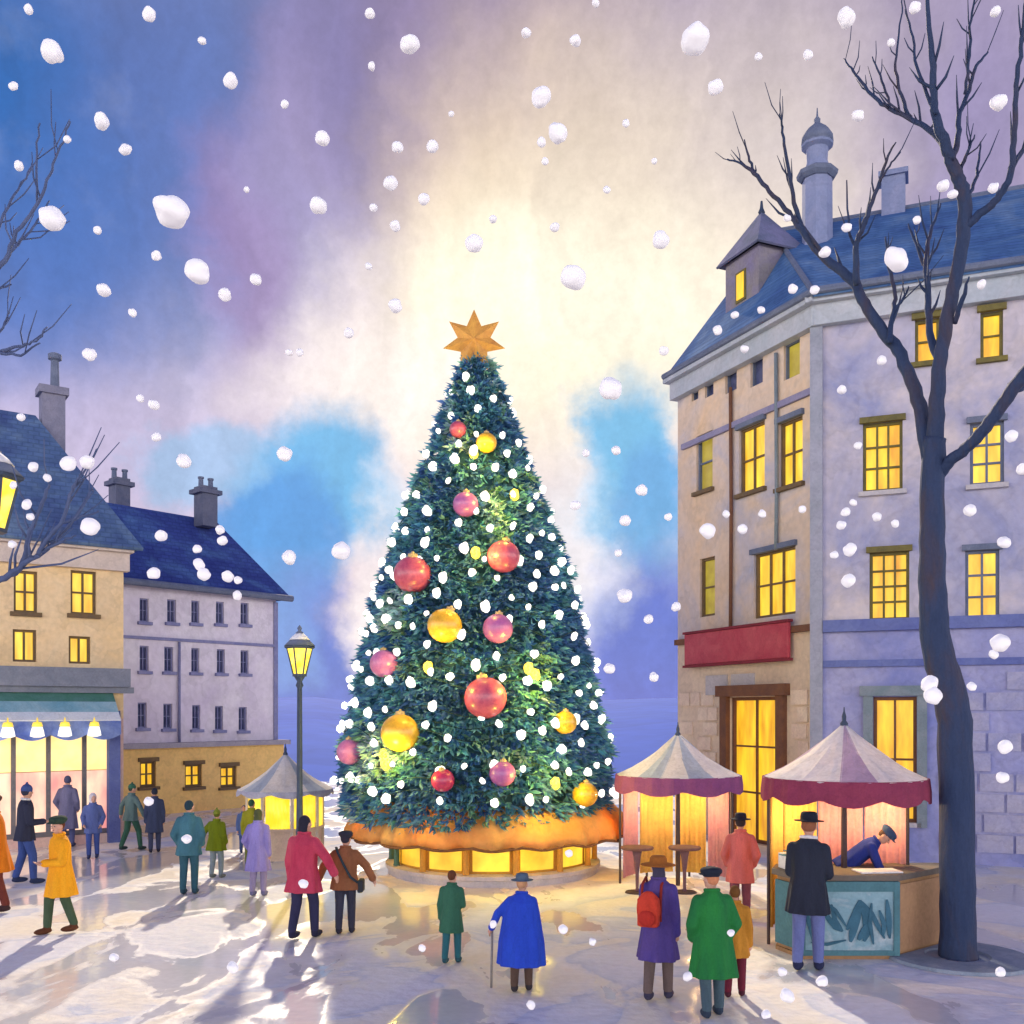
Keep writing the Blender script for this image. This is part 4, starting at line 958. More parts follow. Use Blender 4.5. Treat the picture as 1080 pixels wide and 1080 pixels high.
# ------------------------------------------------------------------ street lamps
def street_lamp(x, y, top, k, label, arm=0):
    t = thing('street_lamp', (x,y,0), label, 'street lamp', 'street lamps'); z = top-1.0*k
    m = MB(); m.lathe([(.20,0),(.20,.12),(.13,.2),(.11,.6),(.14,.66),(.075,.8),(.06,2.0),(.05,z-.25),(.08,z-.2),(.05,z-.12),(.10,z-.04),(.12,z)], (x,y,0), 14); m.build('post', IRON, t, smooth=True)
    if arm:
        ar = MB(); ar.tube([(x,y,z-.3),(x+arm*.4,y,z-.38),(x+arm*.85,y,z-.25),(x+arm,y,z-.02)], .03, 8); ar.build('bracket', IRON, t, smooth=True); x = x+arm
    b0, b1, hh = .12*k, .25*k, .56*k; fr = MB()
    for i in range(6):
        a = math.pi/3*i+.26; fr.tube([(x+b0*math.cos(a),y+b0*math.sin(a),z),(x+b1*math.cos(a),y+b1*math.sin(a),z+hh)], .016*k, 6)
    fr.lathe([(b0+.02,-.02),(b0+.02,.03),(b0-.02,.035)], (x,y,z), 6, ph=.26); fr.lathe([(b1+.02,hh-.02),(b1+.05*k,hh),(b1+.05*k,hh+.04)], (x,y,z), 6, ph=.26); lf = fr.build('lantern_frame', IRON, t)
    r = MB(); r.lathe([(b1+.06*k,hh+.041),(b1*.8,hh+.15*k),(b1*.5,hh+.24*k),(.07*k,hh+.27*k),(.08*k,hh+.30*k),(.03*k,hh+.34*k),(.05*k,hh+.39*k),(.01,hh+.45*k)], (x,y,z), 12); r.build('lantern_roof', SLATE, t, smooth=True)
    s = MB(); s.lathe([(b1*.84,hh+.155*k),(b1*.6,hh+.225*k),(.075*k,hh+.285*k)], (x,y,z), 12); s.build('snow_cap', SNOW, t, smooth=True)
    pm = glow('lamp_glass', (1,.62,.02), (1,.82,.14), 1.15, 6)
    for i in range(6):
        a0, a1 = math.pi/3*i+.26, math.pi/3*(i+1)+.26; g = MB(); e = .004
        v = []
        for q0, q1 in ((b0-e,b1-e),(b0-.02,b1-.02)):
            v += [(x+q0*math.cos(a0),y+q0*math.sin(a0),z+.036),(x+q0*math.cos(a1),y+q0*math.sin(a1),z+.036),(x+q1*math.cos(a1),y+q1*math.sin(a1),z+hh-.022),(x+q1*math.cos(a0),y+q1*math.sin(a0),z+hh-.022)]
        g.add(v, [(0,1,2,3),(7,6,5,4),(0,4,5,1),(1,5,6,2),(2,6,7,3),(3,7,4,0)]); g.build('pane', pm, lf)
street_lamp((316-540)*20/F, 20, H+(HOR-660)*20/F, 1.0, 'black street lamp with yellow lantern standing left of the Christmas tree')
street_lamp((-70-540)*12/F, 12, H+(HOR-462)*12/F, 1.12, 'street lamp at the far left edge, its yellow lantern half in frame', .72)

# ------------------------------------------------------------------ bare trees
def bare_tree(base, label, limbs, d0, mat, seed, grate=True):
    """limbs: (points in px with radius px, depth drift) - each a tapering limb with its own run of depth"""
    t = thing('bare_tree', base, label, 'tree', 'leafless trees'); r = random.Random(seed); br = MB()
    for kind, pts, drift in limbs:
        q = []; rr = []
        n = len(pts)
        for i, (px, py, w) in enumerate(pts):
            d = d0+drift[0]+(drift[1]-drift[0])*i/max(1,n-1); q.append(P(px, py, d)); rr.append(max(.008, w*d/F/2*(.96 if kind == 'trunk' else .86)))
        # smooth (Catmull-Rom)
        Q = []; RR = []
        for i in range(n-1):
            p0, p1, p2, p3 = q[max(0,i-1)], q[i], q[i+1], q[min(n-1,i+2)]
            for k in range(5):
                s = k/5; Q.append(.5*((2*p1)+(p2-p0)*s+(2*p0-5*p1+4*p2-p3)*s*s+(3*p1-p0-3*p2+p3)*s**3)+Vector((r.uniform(-1,1),r.uniform(-1,1),r.uniform(-1,1)))*.012); RR.append(rr[i]+(rr[i+1]-rr[i])*s)
        Q.append(q[-1]); RR.append(rr[-1])
        if kind == 'trunk':
            m = MB(); m.tube(Q, RR, 14); m.build('trunk', mat, t, smooth=True)
        else:
            br.tube(Q, RR, 8)
            for k in range(3, len(Q)-1):       # fine twigs
                if RR[k] < .07 and r.random() < .30:
                    dv = (Q[k]-Q[k-1]).normalized(); sd_ = Vector((r.uniform(-1,1), r.uniform(-1,1), r.uniform(-.1,.9))).normalized(); L = r.uniform(.25,.7)
                    e1 = Q[k]+(dv*.6+sd_*.6)*L*.5; e2 = e1+(dv*.7+sd_*.4+Vector((0,0,.25)))*L*.5
                    br.tube([Q[k], e1, e2], [RR[k]*.5, RR[k]*.35+.003, .004], 5)
    br.build('limbs', mat, t, smooth=True)
    return t
BARK = wc('wet_bark', (.02,.04,.10), (.07,.05,.06), 2.2, .75, .6, .7, 14, (1,1,.25), c3=(.03,.05,.11))
D = 14.1
bare_tree(P(1010,1010,D)*1, 'tall dark leafless tree rising in front of the corner building', [
 ('trunk', [(1011,1016,44),(1010,985,38),(1009,900,37),(1008,800,37),(1004,740,36),(990,690,33),(984,640,30),(983,570,27),(984,500,25),(986,462,24)], (0,0)),
 ('limb', [(985,500,24),(976,462,19),(968,420,17),(950,375,15),(932,350,14),(912,320,13),(898,295,12),(870,272,10),(846,243,9),(832,225,6),(812,202,5),(795,183,5),(780,172,2.5),(767,168,2)], (0,1.6)),
 ('limb', [(846,243,7),(836,205,5),(829,165,4),(825,135,3),(822,120,1.5)], (1.1,.6)), ('limb', [(795,183,4),(790,165,3),(785,147,1.5)], (1.5,1.3)),
 ('limb', [(904,300,9),(903,262,7),(910,240,6),(923,205,5),(937,165,3),(945,150,1.5)], (.5,-.6)), ('limb', [(928,192,3),(938,175,2.5),(950,160,1.5)], (-.3,-.6)), ('limb',[(903,262,4),(896,240,3),(893,190,1.5)],(.3,0)),
 ('limb', [(938,362,8),(941,335,6),(944,310,5),(936,275,4),(934,250,2)], (.3,.9)), ('limb', [(942,330,4),(955,312,3),(958,302,1.5)], (.5,.2)),
 ('limb', [(986,470,23),(988,430,20),(990,390,18),(996,355,17),(1002,320,17),(1010,285,17),(1015,250,17),(1018,215,17),(1012,190,16),(1004,172,15),(996,150,13),(988,128,11),(985,105,9),(984,70,8),(980,30,6),(978,-20,4)], (0,-1.2)),
 ('limb', [(992,390,11),(981,350,9),(979,310,8),(977,270,6),(982,245,4),(992,215,2)], (-.2,1.0)), ('limb', [(978,285,5),(968,262,4),(958,236,1.5)], (.6,1)),
 ('limb', [(1006,340,7),(1015,315,6),(1022,292,2)], (-.3,-.8)),
 ('limb', [(1016,240,12),(1038,222,10),(1055,205,9),(1066,180,8),(1070,140,7),(1072,90,6),(1078,40,5),(1082,-10,3)], (-.5,-1.6)), ('limb', [(1066,178,7),(1078,160,6),(1095,145,4)], (-1,-.8)),
 ('limb', [(1002,168,9),(1010,150,7),(1012,120,6),(1022,95,5),(1030,70,4),(1042,55,2)], (-.8,-.2)), ('limb', [(1018,100,4),(1022,60,4),(1024,20,3),(1030,-10,2)], (-.6,-1)),
 ('limb', [(1000,162,9),(985,140,7),(960,125,6),(935,112,5),(915,95,4),(900,75,3),(890,62,1.5)], (-.8,.8)), ('limb', [(960,125,5),(948,95,4),(945,60,3),(950,20,2),(952,-5,1.5)], (0,.4)),
 ('limb', [(940,114,3),(930,85,3),(920,60,1.5)], (.3,.6)), ('limb',[(988,120,5),(970,80,4),(962,40,3),(955,10,2)],(-1,-.3)),
 ('limb',[(1010,186,6),(1018,165,4),(1028,142,1.5)],(-.6,-1)), ('limb',[(1022,205,5),(1030,185,4),(1034,150,2)],(-.6,.3)),
 ('limb', [(990,500,16),(1003,486,14),(1022,470,14),(1040,450,15),(1062,420,16),(1085,388,16),(1120,350,13),(1160,290,8)], (0,-1.5)),
 ('limb', [(1050,436,8),(1068,415,7),(1090,405,5)], (-.6,-.2)),
], D, BARK, 4)
g = P(1010,1010,D)
mb = MB(); mb.lathe([(.22,.004),(.22,.02),(.42,.022),(.44,.05),(.80,.055),(.98,.05),(1.0,.004)], (g.x,D,0), 40)
tag(mb.build('tree_grate', wc('grate_grey', (.20,.26,.32), (.34,.38,.44), 2.5), None, (g.x,D,0)), 'round grey kerb ring around the foot of the bare tree', 'tree ring')
LB = wc('blue_bark', (.06,.09,.19), (.10,.13,.24), 2, .8)
D = 10.5
bare_tree(Vector((-7.1,D,0)), 'leafless tree outside the left edge, thin blue branches reaching in', [
 ('trunk', [(-165,1100,42),(-165,900,38),(-160,760,34),(-150,640,30),(-130,520,26),(-110,400,22)], (0,0)),
 ('limb', [(-148,640,20),(-90,640,15),(-40,630,11),(0,612,8),(22,597,7.5),(30,570,6),(38,545,5),(48,520,4),(52,510,2)], (0,-.6)),
 ('limb', [(20,600,5),(30,592,5)], (-.4,-.4)), ('limb', [(40,585,6),(52,566,5),(68,545,4.5),(76,518,4),(84,500,2)], (-.5,-.9)), ('limb', [(0,614,6),(25,595,6),(40,585,6)], (-.4,-.5)),
 ('limb', [(40,585,5),(58,570,4.5),(80,545,4),(92,525,3),(97,515,1.5)], (-.5,-.1)), ('limb', [(68,552,3.5),(82,546,3),(104,539,1.5)], (-.4,-.2)), ('limb', [(44,582,4),(62,572,3.5),(80,565,1.5)], (-.5,-.7)), ('limb', [(76,518,3),(84,508,2.5),(89,503,1.2)], (-.8,-.9)),
 ('limb', [(-112,420,18),(-70,360,12),(-30,310,8),(0,282,6),(18,245,4.5),(40,215,4),(52,185,3),(64,155,2.5),(74,128,1.2)], (0,-.7)),
 ('limb', [(0,282,5),(14,262,4),(26,250,3),(40,232,2.5),(52,212,1.2)], (-.3,.2)), ('limb', [(40,215,3),(38,170,2.5),(42,130,1.2)], (-.4,-.8)), ('limb', [(-20,300,5),(0,235,3.5),(20,200,2.5),(34,172,1.2)], (-.2,.3)),
 ('limb', [(-112,440,14),(-60,400,9),(-20,378,6),(0,372,5),(20,365,3.5),(38,360,2.5),(50,345,1.2)], (0,-.5)), ('limb', [(0,372,4),(22,374,3),(42,362,1.5)], (-.3,-.6)), ('limb', [(-20,378,4),(0,350,3),(10,330,1.2)], (-.2,.2)), ('limb',[(-30,320,4),(0,305,3),(12,300,1.5)],(0,.2)),
 ('limb', [(-110,400,20),(-105,330,15),(-95,250,11),(-80,150,7),(-60,40,3)], (0,.6)), ('limb', [(-125,500,16),(-170,430,12),(-220,350,8),(-260,250,4)], (0,.8)),
], D, LB, 9)

# ------------------------------------------------------------------ people
SK = [wc('skin_fair', (.62,.36,.26), (.55,.30,.22), 6, .6, .4, 0), wc('skin_ruddy', (.58,.29,.20), (.50,.24,.17), 6, .6, .4, 0)]
_pal = {}
def cloth(rgb, k2=.62, tw=None):
    key = 'cloth_%d_%d_%d' % rgb
    a = lin(rgb); b = lin(tw) if tw else tuple(v*k2 for v in a)
    return wc(key, a, b, 3.2, .9, .6, .7, 8, (1,1,.3))
def loft(mb, rings, n=28, folds=0, fk=7, T=None):
    vs = []; fs = []; m = len(rings)
    for j, (z, rx, ry, cx, cy) in enumerate(rings):
        f = folds*(j/(m-1))**1.5
        for k in range(n):
            a = 2*math.pi*k/n; w = 1+f*math.sin(a*fk+j*.25); p = Vector((cx+rx*w*math.cos(a), cy+ry*w*math.sin(a), z)); vs.append(T(p) if T else p)
    for j in range(m-1):
        for k in range(n): fs.append((j*n+k, j*n+(k+1)%n, (j+1)*n+(k+1)%n, (j+1)*n+k))
    fs.append(tuple(range(n))[::-1]); fs.append(tuple((m-1)*n+k for k in range(n)))
    mb.add(vs, fs)
ARM = {'hang': ((.055,.03,-.28),(.0,-.05,-.25)), 'pocket': ((.10,.07,-.26),(-.05,-.15,-.18)), 'fwd': ((.04,-.04,-.28),(-.10,-.22,.0)), 'swf': ((.05,-.13,-.25),(0,-.16,-.19)),
       'swb': ((.06,.14,-.24),(0,.04,-.26)), 'out': ((.20,.02,-.20),(.10,-.05,-.22)), 'reach': ((.02,-.10,-.27),(.0,-.12,-.23)), 'up': ((.06,-.12,-.24),(-.05,-.16,.18))}
def person(px, py, hpx, rot, label, coat, hem=.55, flare=1.0, trouser=(50,60,80), shoe=(50,40,40), hat=None, hatc=(40,40,60), hair=(60,40,30), long_hair=False, arms=('hang','hang'), stride=.06,
           lean=0, cape=False, skin=0, loc=None, h=None, scarf=None, face=False, bulk=1.0, coat2=None, sit=0, headyaw=0, group='people strolling on the square'):
    if loc is None:
        loc = G(px, py); h = hpx*H/(py-HOR)
    s = h/1.78; lean = lean or rnd.uniform(.01,.08); headyaw = headyaw or rnd.uniform(-.45,.45)
    Mt = Matrix.Translation(loc) @ Matrix.Rotation(rot, 4, 'Z') @ Matrix.Diagonal((s,s,s,1))
    Rl = Matrix.Rotation(lean, 4, 'X')        # positive lean bows towards local -Y
    def T(p): p = Vector(p); q = Rl @ (p-Vector((0,0,.95))); return q+Vector((0,0,.95))
    hy = Matrix.Rotation(headyaw, 3, 'Z')
    def TH(p): return T(hy @ Vector(p))
    w = bulk
    body = MB(Mt)
    # legs
    legs = []
    for sx, st in ((-1, stride), (1, -stride)):
        hip = Vector((sx*.095,0,.92)); an = Vector((sx*.10, -st*1.6, .09+max(0,-st)*.25)); kn = (hip+an)/2+Vector((0,-.03-abs(st)*.25,.02)); legs.append((hip,kn,an))
        body.cap(hip, kn, .085, .06); body.cap(kn, an, .057, .038); body.ell(an+Vector((0,-.06,-.045)), (.04,.12,.042), 10, 7)
    # trunk, neck, head (one skin)
    for z, rx, ry, rz in ((.95,.165,.12,.14),(1.1,.145,.105,.14),(1.27,.16,.11,.13),(1.375,.15,.085,.085)): body.ell(T((0,0,z)), (rx,ry,rz), 14, 9, Rl.to_3x3())
    body.cap(T((0,0,1.44)), T((0,-.015,1.56)), .055, .05)
    HC = Vector((0,-.02,1.655)); rh = Rl.to_3x3() @ hy
    body.ell(TH(HC), (.076,.094,.112), 16, 11, rh); body.ell(TH(HC+Vector((0,-.03,-.06))), (.055,.058,.055), 12, 8, rh)
    body.cap(TH(HC+Vector((0,-.088,.012))), TH(HC+Vector((0,-.108,-.024))), .012, .017, 8)
    for sx in (-1,1): body.ell(TH(HC+Vector((sx*.078,.0,-.01))), (.014,.026,.034), 8, 6, rh)
    coatm = MB(Mt)
    for i, sx in enumerate((-1,1)):
        S = T((sx*.17,0,1.395)); e, f = ARM[arms[i]]
        E = S+Vector((sx*e[0],e[1],e[2])); W = E+Vector((sx*f[0],f[1],f[2]))
        body.cap(S, E, .052, .042); body.cap(E, W, .041, .028)
        dv = (W-E).normalized(); lat = Vector((0,1,0)); lat = (lat-dv*lat.dot(dv)).normalized() if abs(lat.dot(dv)) < .92 else Vector((1,0,0)); nrm = dv.cross(lat)*(-sx)
        pc = W+dv*.055
        body.cap(W+dv*.015, W+dv*.085, .030, .036, 10)
        for k in range(4):
            o = W+dv*.095+lat*(k-1.5)*.021; L = (.062,.072,.068,.052)[k]; m1 = o+dv*L*.55+nrm*.008; m2 = m1+(dv*.8+nrm*.6).normalized()*L*.55
            body.cap(o-dv*.02, m1, .0105, .010, 8); body.cap(m1, m2, .010, .0085, 8)
        th = W+dv*.035-lat*.03; m1 = th+(dv*.7-lat*.7).normalized()*.04; m2 = m1+(dv*.95+nrm*.25).normalized()*.035
        body.cap(th, m1, .013, .011, 8); body.cap(m1, m2, .011, .009, 8)
        if True:
            coatm.ell(S+Vector((-sx*.02,0,-.01)), (.085*w,.085*w,.08), 12, 8); coatm.cap(S, E, .076*w, .066*w); coatm.cap(E, W+dv*.005, .066*w, .056*w)
            coatm.cap(W-dv*.03, W+dv*.008, .060*w, .060*w)
    o = remesh(body, 'person', SK[skin], None, .0115*s, 2, root=loc)
    tag(o, label, 'person', group)
    # coat: from collar to hem
    if cape:
        rings = [(1.53,.06,.06,0,0),(1.50,.11,.09,0,0),(1.45,.19,.12,0,0),(1.38,.245,.16,0,0),(1.2,.28,.20,0,0),(1.0,.31,.23,0,0),(.8,.34,.26,0,0),(hem,.37*flare,.28*flare,0,0)]
        loft(coatm, rings, 40, .07, 8, None if not lean else T)
    else:
        rings = [(1.54,.07,.07,0,-.005),(1.50,.105,.09,0,0),(1.45,.165,.115,0,0),(1.36,.20*w,.135*w,0,0),(1.2,.185*w,.14*w,0,0),(1.06,.18*w,.14*w,0,0),(.96,.20*w,.155*w,0,0)]
        if True:
            zz = [z for z in (.85,.7,.55) if z > hem+.05]+[hem]
            for z in zz:
                k = (.96-z); rings.append((z, (.20*w+.13*k*flare), (.155*w+.13*k*flare+abs(stride)*.5*k), 0, 0))
        loft(coatm, rings, 44, .085, 7, None if not lean else T)
    cl = cloth(coat, .62, coat2)
    co_ = remesh(coatm, 'cape' if cape else 'coat', cl, o, .0155*s, 4)
    if cape and False: pass
    # collar
    cm = MB(Mt); ring = []
    for k in range(15):
        a = math.pi*.5+ (k-7)/7*2.3; ring.append(T((.082*math.cos(a), .078*math.sin(a)-.005, 1.535-.012*abs(k-7)/7)))
    cm.tube(ring, [.022]*15, 8); cm.build('collar', cl if not scarf else cloth(scarf), o, smooth=True).name = 'scarf' if scarf else 'collar'
    # trousers and shoes
    tm = MB(Mt)
    for hip, kn, an in legs: tm.cap(hip, kn, .10, .078); tm.cap(kn, an+Vector((0,0,.03)), .078, .062)
    tm.ell((0,0,.93), (.175,.13,.13), 14, 9); remesh(tm, 'trousers', cloth(trouser), o, .016*s, 2)
    for hip, kn, an in legs:
        sm_ = MB(Mt); sm_.ell(an+Vector((0,-.065,-.045)), (.052,.145,.05), 12, 8); sm_.cap(an+Vector((0,0,.05)), an+Vector((0,0,-.03)), .056, .055)
        remesh(sm_, 'shoe', cloth(shoe), o, .014*s, 1)
    # hair
    if hair and hat != 'hood':
        hm = MB(Mt); hm.ell(TH(HC+Vector((0,.022,.022))), (.086,.092,.108), 14, 10, rh)
        if long_hair: hm.ell(TH(HC+Vector((0,.055,-.08))), (.085,.055,.12), 14, 10, rh)
        remesh(hm, 'hair', cloth(hair), o, .013*s, 2)
    def place(mb_):
        mb_.M = Mt @ Matrix.Translation(TH(HC)) @ rh.to_4x4(); return mb_
    if hat == 'fedora':
        m = place(MB()); m.lathe([(.09,.045),(.10,.05),(.165,.055),(.172,.064),(.165,.068),(.10,.072),(.098,.11),(.088,.155),(.06,.168),(.02,.160)], (0,.005,0), 22, 1, 1.1); m.build('hat', cloth(hatc), o, smooth=True)
    elif hat == 'widehat':
        m = place(MB()); m.lathe([(.09,.045),(.10,.045),(.20,.03),(.212,.036),(.20,.046),(.105,.068),(.10,.12),(.08,.15),(.03,.155)], (0,.005,0), 24, 1.05, 1.1); m.build('hat', cloth(hatc), o, smooth=True)
    elif hat == 'cap':
        m = place(MB()); m.lathe([(.088,.03),(.10,.05),(.125,.085),(.125,.115),(.10,.14),(.05,.155),(.01,.158)], (0,.01,0), 22, 1, 1.12)
        m.ell((0,-.11,.055), (.075,.07,.014), 14, 6); remesh(m, 'cap', cloth(hatc), o, .010*s, 2)
    elif hat == 'beanie':
        m = place(MB()); m.ell((0,.012,.045), (.092,.105,.10), 16, 10); m.ell((0,.012,.16), (.026,.026,.024), 10, 7); remesh(m, 'beanie', cloth(hatc), o, .011*s, 2)
    elif hat == 'hood':
        m = place(MB()); m.ell((0,.03,.02), (.105,.105,.135), 16, 10); m.ell((0,.04,-.09), (.10,.085,.08), 14, 9); remesh(m, 'hood', cloth(hatc), o, .013*s, 2)
    if face:
        for sx in (-1,1):
            m = place(MB()); m.ell((sx*.031,-.086,.004), (.012,.008,.008), 8, 6); m.build('eye', IRON, o, smooth=True)
        m = place(MB()); m.ell((0,-.088,-.058), (.022,.008,.006), 8, 6); m.build('mouth', wc('lip', (.40,.12,.10), (.34,.10,.09), 5), o, smooth=True)
    return o, Mt, T
PI = math.pi
# rot: 0 faces the viewer, PI faces away, +PI/2 faces right, -PI/2 faces left
person(64, 984, 122, -.75, 'person in a long orange yellow coat and dark green cap at the left', (232,150,20), .58, 1.0, (72,92,70), (100,60,40), 'cap', (50,72,60), (110,60,40), arms=('hang','fwd'), stride=.10, face=True, coat2=(242,176,40), bulk=1.08)
person(26, 932, 104, 2.2, 'person in a charcoal jacket and blue trousers with a white scarf, near the left edge', (52,56,76), .78, .8, (66,88,150), (50,60,90), 'beanie', (70,90,150), (60,60,80), arms=('fwd','hang'), stride=.08, scarf=(240,238,236))
person(-3, 962, 122, -1.2, 'person in an orange coat cut off by the left edge', (230,130,30), .62, 1.0, (120,60,50), (70,50,50), 'cap', (90,60,50), (70,40,30), arms=('hang','hang'), stride=.08)
person(71, 893, 75, PI, 'tall person in slate blue standing at the shopfront windows', (110,112,150), .45, .9, (84,92,140), (70,76,110), None, (0,0,0), (84,88,124), arms=('pocket','pocket'), stride=.02)
person(98, 905, 68, .3, 'person in blue with a pale hood by the blue pillar', (96,112,170), .70, .8, (72,92,160), (60,70,110), 'hood', (226,220,226), None, arms=('pocket','pocket'), stride=.03)
person(138, 897, 70, 2.6, 'person striding in a grey green jacket near the yellow ground floor', (96,122,122), .80, .8, (58,100,84), (50,70,70), 'beanie', (60,110,90), (50,70,60), arms=('out','out'), stride=.14)
person(163, 899, 68, -2.8, 'slim person in a dark slate coat near the yellow ground floor', (62,72,102), .55, .7, (66,74,104), (50,50,70), None, (0,0,0), (44,50,66), arms=('hang','hang'), stride=.04)
person(199, 943, 99, PI, 'person in a teal coat on the bright snow at the left', (70,120,136), .74, 1.15, (54,96,112), (50,80,96), None, (0,0,0), (40,66,80), arms=('pocket','pocket'), stride=.02, bulk=1.05)
person(228, 926, 72, 2.8, 'stout person in an olive green coat beside the kiosk', (112,128,20), .72, 1.2, (130,146,156), (110,120,120), 'beanie', (120,132,50), (90,100,30), arms=('pocket','out'), stride=.04, bulk=1.2)
person(257, 899, 50, .4, 'small person in blue at the left of the kiosk front', (86,112,170), .66, .9, (70,96,150), (60,70,110), None, (0,0,0), (60,76,110), stride=.03)
person(265, 913, 70, PI, 'person in yellow green behind the lavender coat', (150,150,40), .62, 1.0, (110,120,60), (80,80,60), None, (0,0,0), (50,84,70), arms=('hang','hang'), stride=.03)
person(272, 945, 92, 3.0, 'person in a long lavender coat in front of the kiosk', (150,140,206), .52, 1.25, (150,140,176), (110,110,150), None, (0,0,0), (82,90,60), True, ('hang','pocket'), .03)
person(291, 900, 50, -.5, 'small person in pale blue at the right of the kiosk front', (120,150,196), .66, .9, (110,140,180), (80,90,130), None, (0,0,0), (84,96,120), stride=.03)
person(320, 990, 130, 2.8, 'person in a crimson poncho coat walking left of the tree', (170,44,76), .68, 1.5, (52,52,84), (44,44,70), None, (0,0,0), (44,44,60), True, ('out','hang'), .09, bulk=1.12, coat2=(196,78,98))
_, M1, _T = person(364, 985, 107, PI, 'person in a brown jacket with a dark bag strap, seen from behind', (150,98,66), .78, 1.0, (60,62,80), (50,50,66), 'cap', (50,52,68), (50,50,64), arms=('out','out'), stride=.05, bulk=1.15)
def shoulder_bag(M):
    o_ = (M @ Vector((0,0,0))); b = thing('shoulder_bag', o_, 'dark slanting shoulder strap and small bag worn over the brown jacket', 'bag')
    m = MB(M); m.tube([(.16,-.12,1.44),(.155,.0,1.515),(.11,.13,1.45),(.0,.185,1.25),(-.12,.19,1.03),(-.22,.10,.93),(-.25,.0,.9)], .026, 8, True, .6); m.build('strap', cloth((54,70,76)), b, smooth=True)
    m = MB(M); m.box((-.27,-.06,.84), (.10,.28,.22)); bevel(m.build('pouch', cloth((60,66,72)), b), .025)
shoulder_bag(M1)
person(476, 1016, 98, 2.9, 'child in a dark green coat with brown hair below the tree', (58,110,86), .60, .8, (50,110,120), (50,90,100), None, (0,0,0), (110,66,44), False, ('fwd','hang'), .06)
_, M2, _T = person(550, 1046, 122, PI-.15, 'person in a royal blue cape and grey hat, holding a cane', (36,62,176), .42, 1.0, (96,76,66), (60,56,60), 'fedora', (84,104,124), (200,150,110), arms=('hang','out'), stride=.05, cape=True, coat2=(44,84,200))
def cane(M):
    a = M @ Vector((.475,-.10,.86)); b = M @ Vector((.50,-.16,.0)); m = MB(); pts = [b, a]
    up = Vector((0,0,1)); ux = (M.to_3x3() @ Vector((0,-1,0))).normalized()
    for k in range(1,8):
        an = math.pi*k/8; pts.append(a+ux*.06*(1-math.cos(an))+up*.07*math.sin(an))
    m.tube(pts, .015, 8); tag(m.build('walking_cane', wc('cane_grey', (.30,.28,.26), (.24,.22,.22), 4, .5), None, b, smooth=True), 'thin grey walking cane held beside the blue cape', 'cane')
    h = M @ Vector((.385,-.04,.79)); return h
cane(M2)
_, M3, T3 = person(694, 1055, 150, 2.75, 'person in a purple coat and brown wide hat, carrying a red backpack', (92,72,128), .52, 1.15, (112,96,92), (64,62,84), 'widehat', (172,104,44), (70,66,90), True, ('hang','fwd'), .07, coat2=(70,60,140))
def backpack(M):
    b = thing('backpack', M @ Vector((0,.2,1.0)), 'bright red backpack worn over the purple coat', 'backpack')
    m = MB(M); m.ell((.06,.235,1.18), (.155,.10,.23), 18, 12); m.box((.06,.235,1.14), (.26,.15,.36)); remesh(m, 'bag_body', cloth((214,70,50)), b, .02, 6)
    m = MB(M); m.ell((.06,.325,1.08), (.11,.05,.10), 16, 10); m.build('front_pocket', cloth((196,56,44)), b, smooth=True)
    for x in (-.07,.17): m = MB(M); m.tube([(x,.16,1.02),(x,.155,1.28),(x,.11,1.46),(x,-.06,1.52),(x,-.15,1.40),(x,-.165,1.22)], .018, 8); m.build('strap', cloth((150,50,44)), b, smooth=True)
backpack(M3)
person(752, 1073, 156, PI+.1, 'person in a green overcoat and black cap, front right of the square', (40,128,56), .50, 1.05, (76,98,110), (52,66,84), 'cap', (36,44,60), (206,136,96), arms=('pocket','pocket'), stride=.05, bulk=1.15, coat2=(30,100,60), headyaw=.5)
person(775, 1052, 118, PI-.3, 'person in an ochre coat and dark red trousers, half hidden behind the green overcoat', (204,140,50), .66, 1.0, (110,36,56), (80,36,50), None, (0,0,0), (120,80,40), arms=('hang','hang'), stride=.06)
person(781, 972, 112, PI-.2, 'person in a salmon coat and black hat between the two stalls', (216,116,110), .66, .9, (140,80,96), (110,70,84), 'fedora', (44,44,60), (60,50,54), arms=('pocket','pocket'), stride=.04)
person(852, 1024, 164, PI-.5, 'person in a black coat, black hat and blue trousers at the counter', (44,50,66), .66, .95, (112,124,180), (44,50,84), 'fedora', (38,42,54), (150,96,70), arms=('fwd','fwd'), stride=.05, bulk=1.05, scarf=(236,232,232))
# vendor bending over the counter
vl = Vector(((898-540)*14.75/F, 14.95, .30))
person(0, 0, 0, PI*.42, 'market vendor in a blue coat and dark cap bending over the counter', (40,56,140), .80, .8, (50,60,110), (50,50,60), 'cap', (64,84,120), (90,66,56), arms=('reach','reach'), stride=.03, lean=.88, loc=vl, h=1.72, face=True, group='market vendor')
mb = MB(); mb.box(vl+Vector((0,0,-.152)), (.8,.5,.29), 0); o = mb.build('step_platform', BW, None, (vl.x,vl.y,0)); bevel(o,.01); tag(o, 'low wooden step behind the counter under the vendor', 'step')

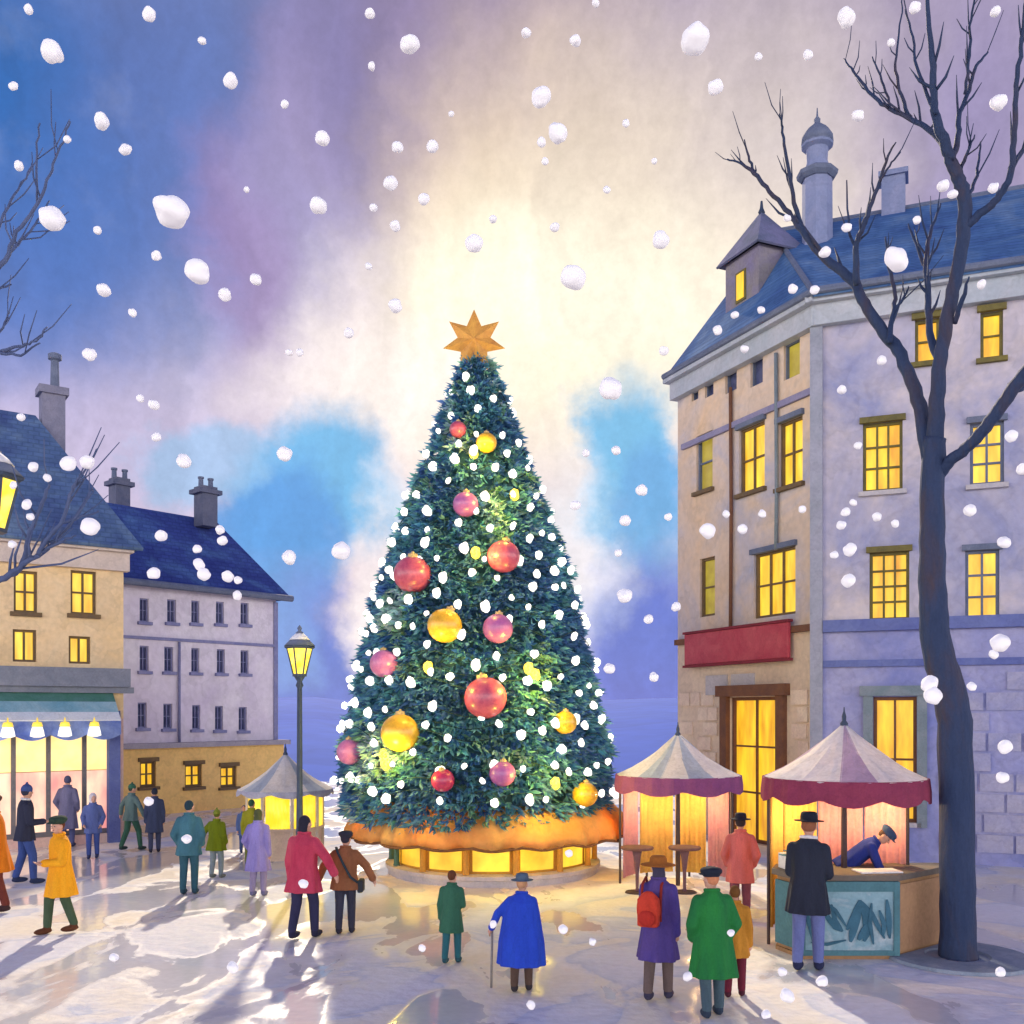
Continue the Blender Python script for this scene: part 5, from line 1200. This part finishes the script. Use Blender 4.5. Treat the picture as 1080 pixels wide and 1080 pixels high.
# ------------------------------------------------------------------ falling snow
def snow():
    fm = bpy.data.materials.new('falling_snow'); fm.use_nodes = True; nt = fm.node_tree; b = nt.nodes['Principled BSDF']; b.inputs['Base Color'].default_value = (.97,.97,.97,1); b.inputs['Roughness'].default_value = .95
    b.inputs['Specular IOR Level'].default_value = .1
    r = random.Random(8); mes = []
    for i in range(8):
        m = MB(); m.ell((0,0,0), (1,1,1), 22, 16); m.v = [v*(1+.22*mnoise.noise(v*1.1+Vector((i*7.3,0,0)))+.05*mnoise.noise(v*2.1+Vector((0,i*3.7,0)))) for v in m.v]
        me = m.data('snowflake', Vector((0,0,0))); me.materials.append(fm); me.polygons.foreach_set('use_smooth', [True]*len(me.polygons)); mes.append(me)
    FL = """157,15,7 55,55,11 14,91,5 107,128,8 132,158,6 71,147,4 243,85,7 213,43,4 340,146,7 392,70,4 432,47,10 390,14,5 555,35,5 607,43,6 571,102,10 588,140,10 571,150,5 628,3,4 733,41,14 754,92,8 893,19,9
    852,58,5 965,8,6 1050,12,5 940,45,4 180,222,17 55,230,13 209,286,12 237,311,7 270,295,6 165,270,5 103,243,4 109,306,7 336,217,9 419,155,6 456,155,6 412,193,7 447,210,6 417,238,5 394,219,4 389,281,4 417,322,7
    500,257,9 604,292,13 585,240,5 697,253,8 520,231,4 368,351,5 316,372,4 95,374,7 22,440,4 300,479,8 194,486,8 165,461,5 305,588,7 360,581,9 250,628,5 644,410,12 700,370,5 607,533,5 677,517,6 659,549,6 652,583,4
    659,628,8 684,653,5 690,714,5 643,705,6 905,122,6 946,274,12 888,411,5 1053,108,8 870,266,6 893,240,5 836,305,5 775,332,4 757,348,5 803,327,4 859,306,5 785,368,4 967,232,4 1005,205,5 1048,198,5 995,196,6 887,554,5
    896,580,7 892,540,5 746,560,8 783,558,5 766,542,4 804,542,4 900,530,4 925,545,5 944,552,4 846,537,4 880,585,4 1055,678,10 1048,690,5 980,722,9 984,734,9 895,612,7 1057,820,6 1060,788,7 1059,572,6 1023,538,6 1067,460,6 1078,495,6
    1025,724,5 830,1050,7 825,1025,5 867,1035,6 808,1070,5 725,1030,5 594,980,5 625,993,4 320,932,5 197,885,5 771,984,4 1055,1025,5 157,845,5 92,487,7 72,489,8 35,492,5 50,504,4 28,532,5 14,512,4 95,556,9 32,545,4 13,574,4
    170,565,6 215,606,7 240,608,6 210,595,6 208,579,5 232,559,5 162,605,7 251,612,4 162,427,6 148,420,4 305,372,4 235,570,5 575,170,4 476,120,3 660,130,4 690,170,3 800,60,4 830,230,4 640,200,4 300,110,4 30,10,5 20,175,5 140,330,4 260,200,3
    650,475,5 705,545,4 618,478,4 713,640,5 1035,300,5 930,380,5 905,470,4 600,900,4 445,1000,4 520,975,4 120,1010,5 245,1020,6 560,1060,5""".split()
    for i, q in enumerate(FL):
        px, py, rp = (float(v) for v in q.split(','))
        rad = r.uniform(.014,.026)*(1.15 if rp > 9 else 1); d = rad*F/rp
        p = P(px, py, max(1.2, d)); rad = rp*p.y/F
        o = bpy.data.objects.new('snowflake', mes[i % 8]); C.objects.link(o); o.location = p; o.rotation_euler = (r.uniform(0,6), r.uniform(0,6), r.uniform(0,6)); o.scale = (rad*r.uniform(.85,1.05), rad, rad*r.uniform(.95,1.15))
        tag(o, 'fluffy white snowflake falling through the air over the square', 'snowflake', 'snowflakes falling over the square')
snow()

# ------------------------------------------------------------------ render settings
SC.view_settings.view_transform = 'Standard'; SC.view_settings.look = 'None'; SC.view_settings.exposure = 0.45; SC.view_settings.gamma = 1
SC.render.engine = 'CYCLES'; SC.cycles.use_denoising = True; SC.cycles.max_bounces = 6; SC.cycles.sample_clamp_indirect = 6
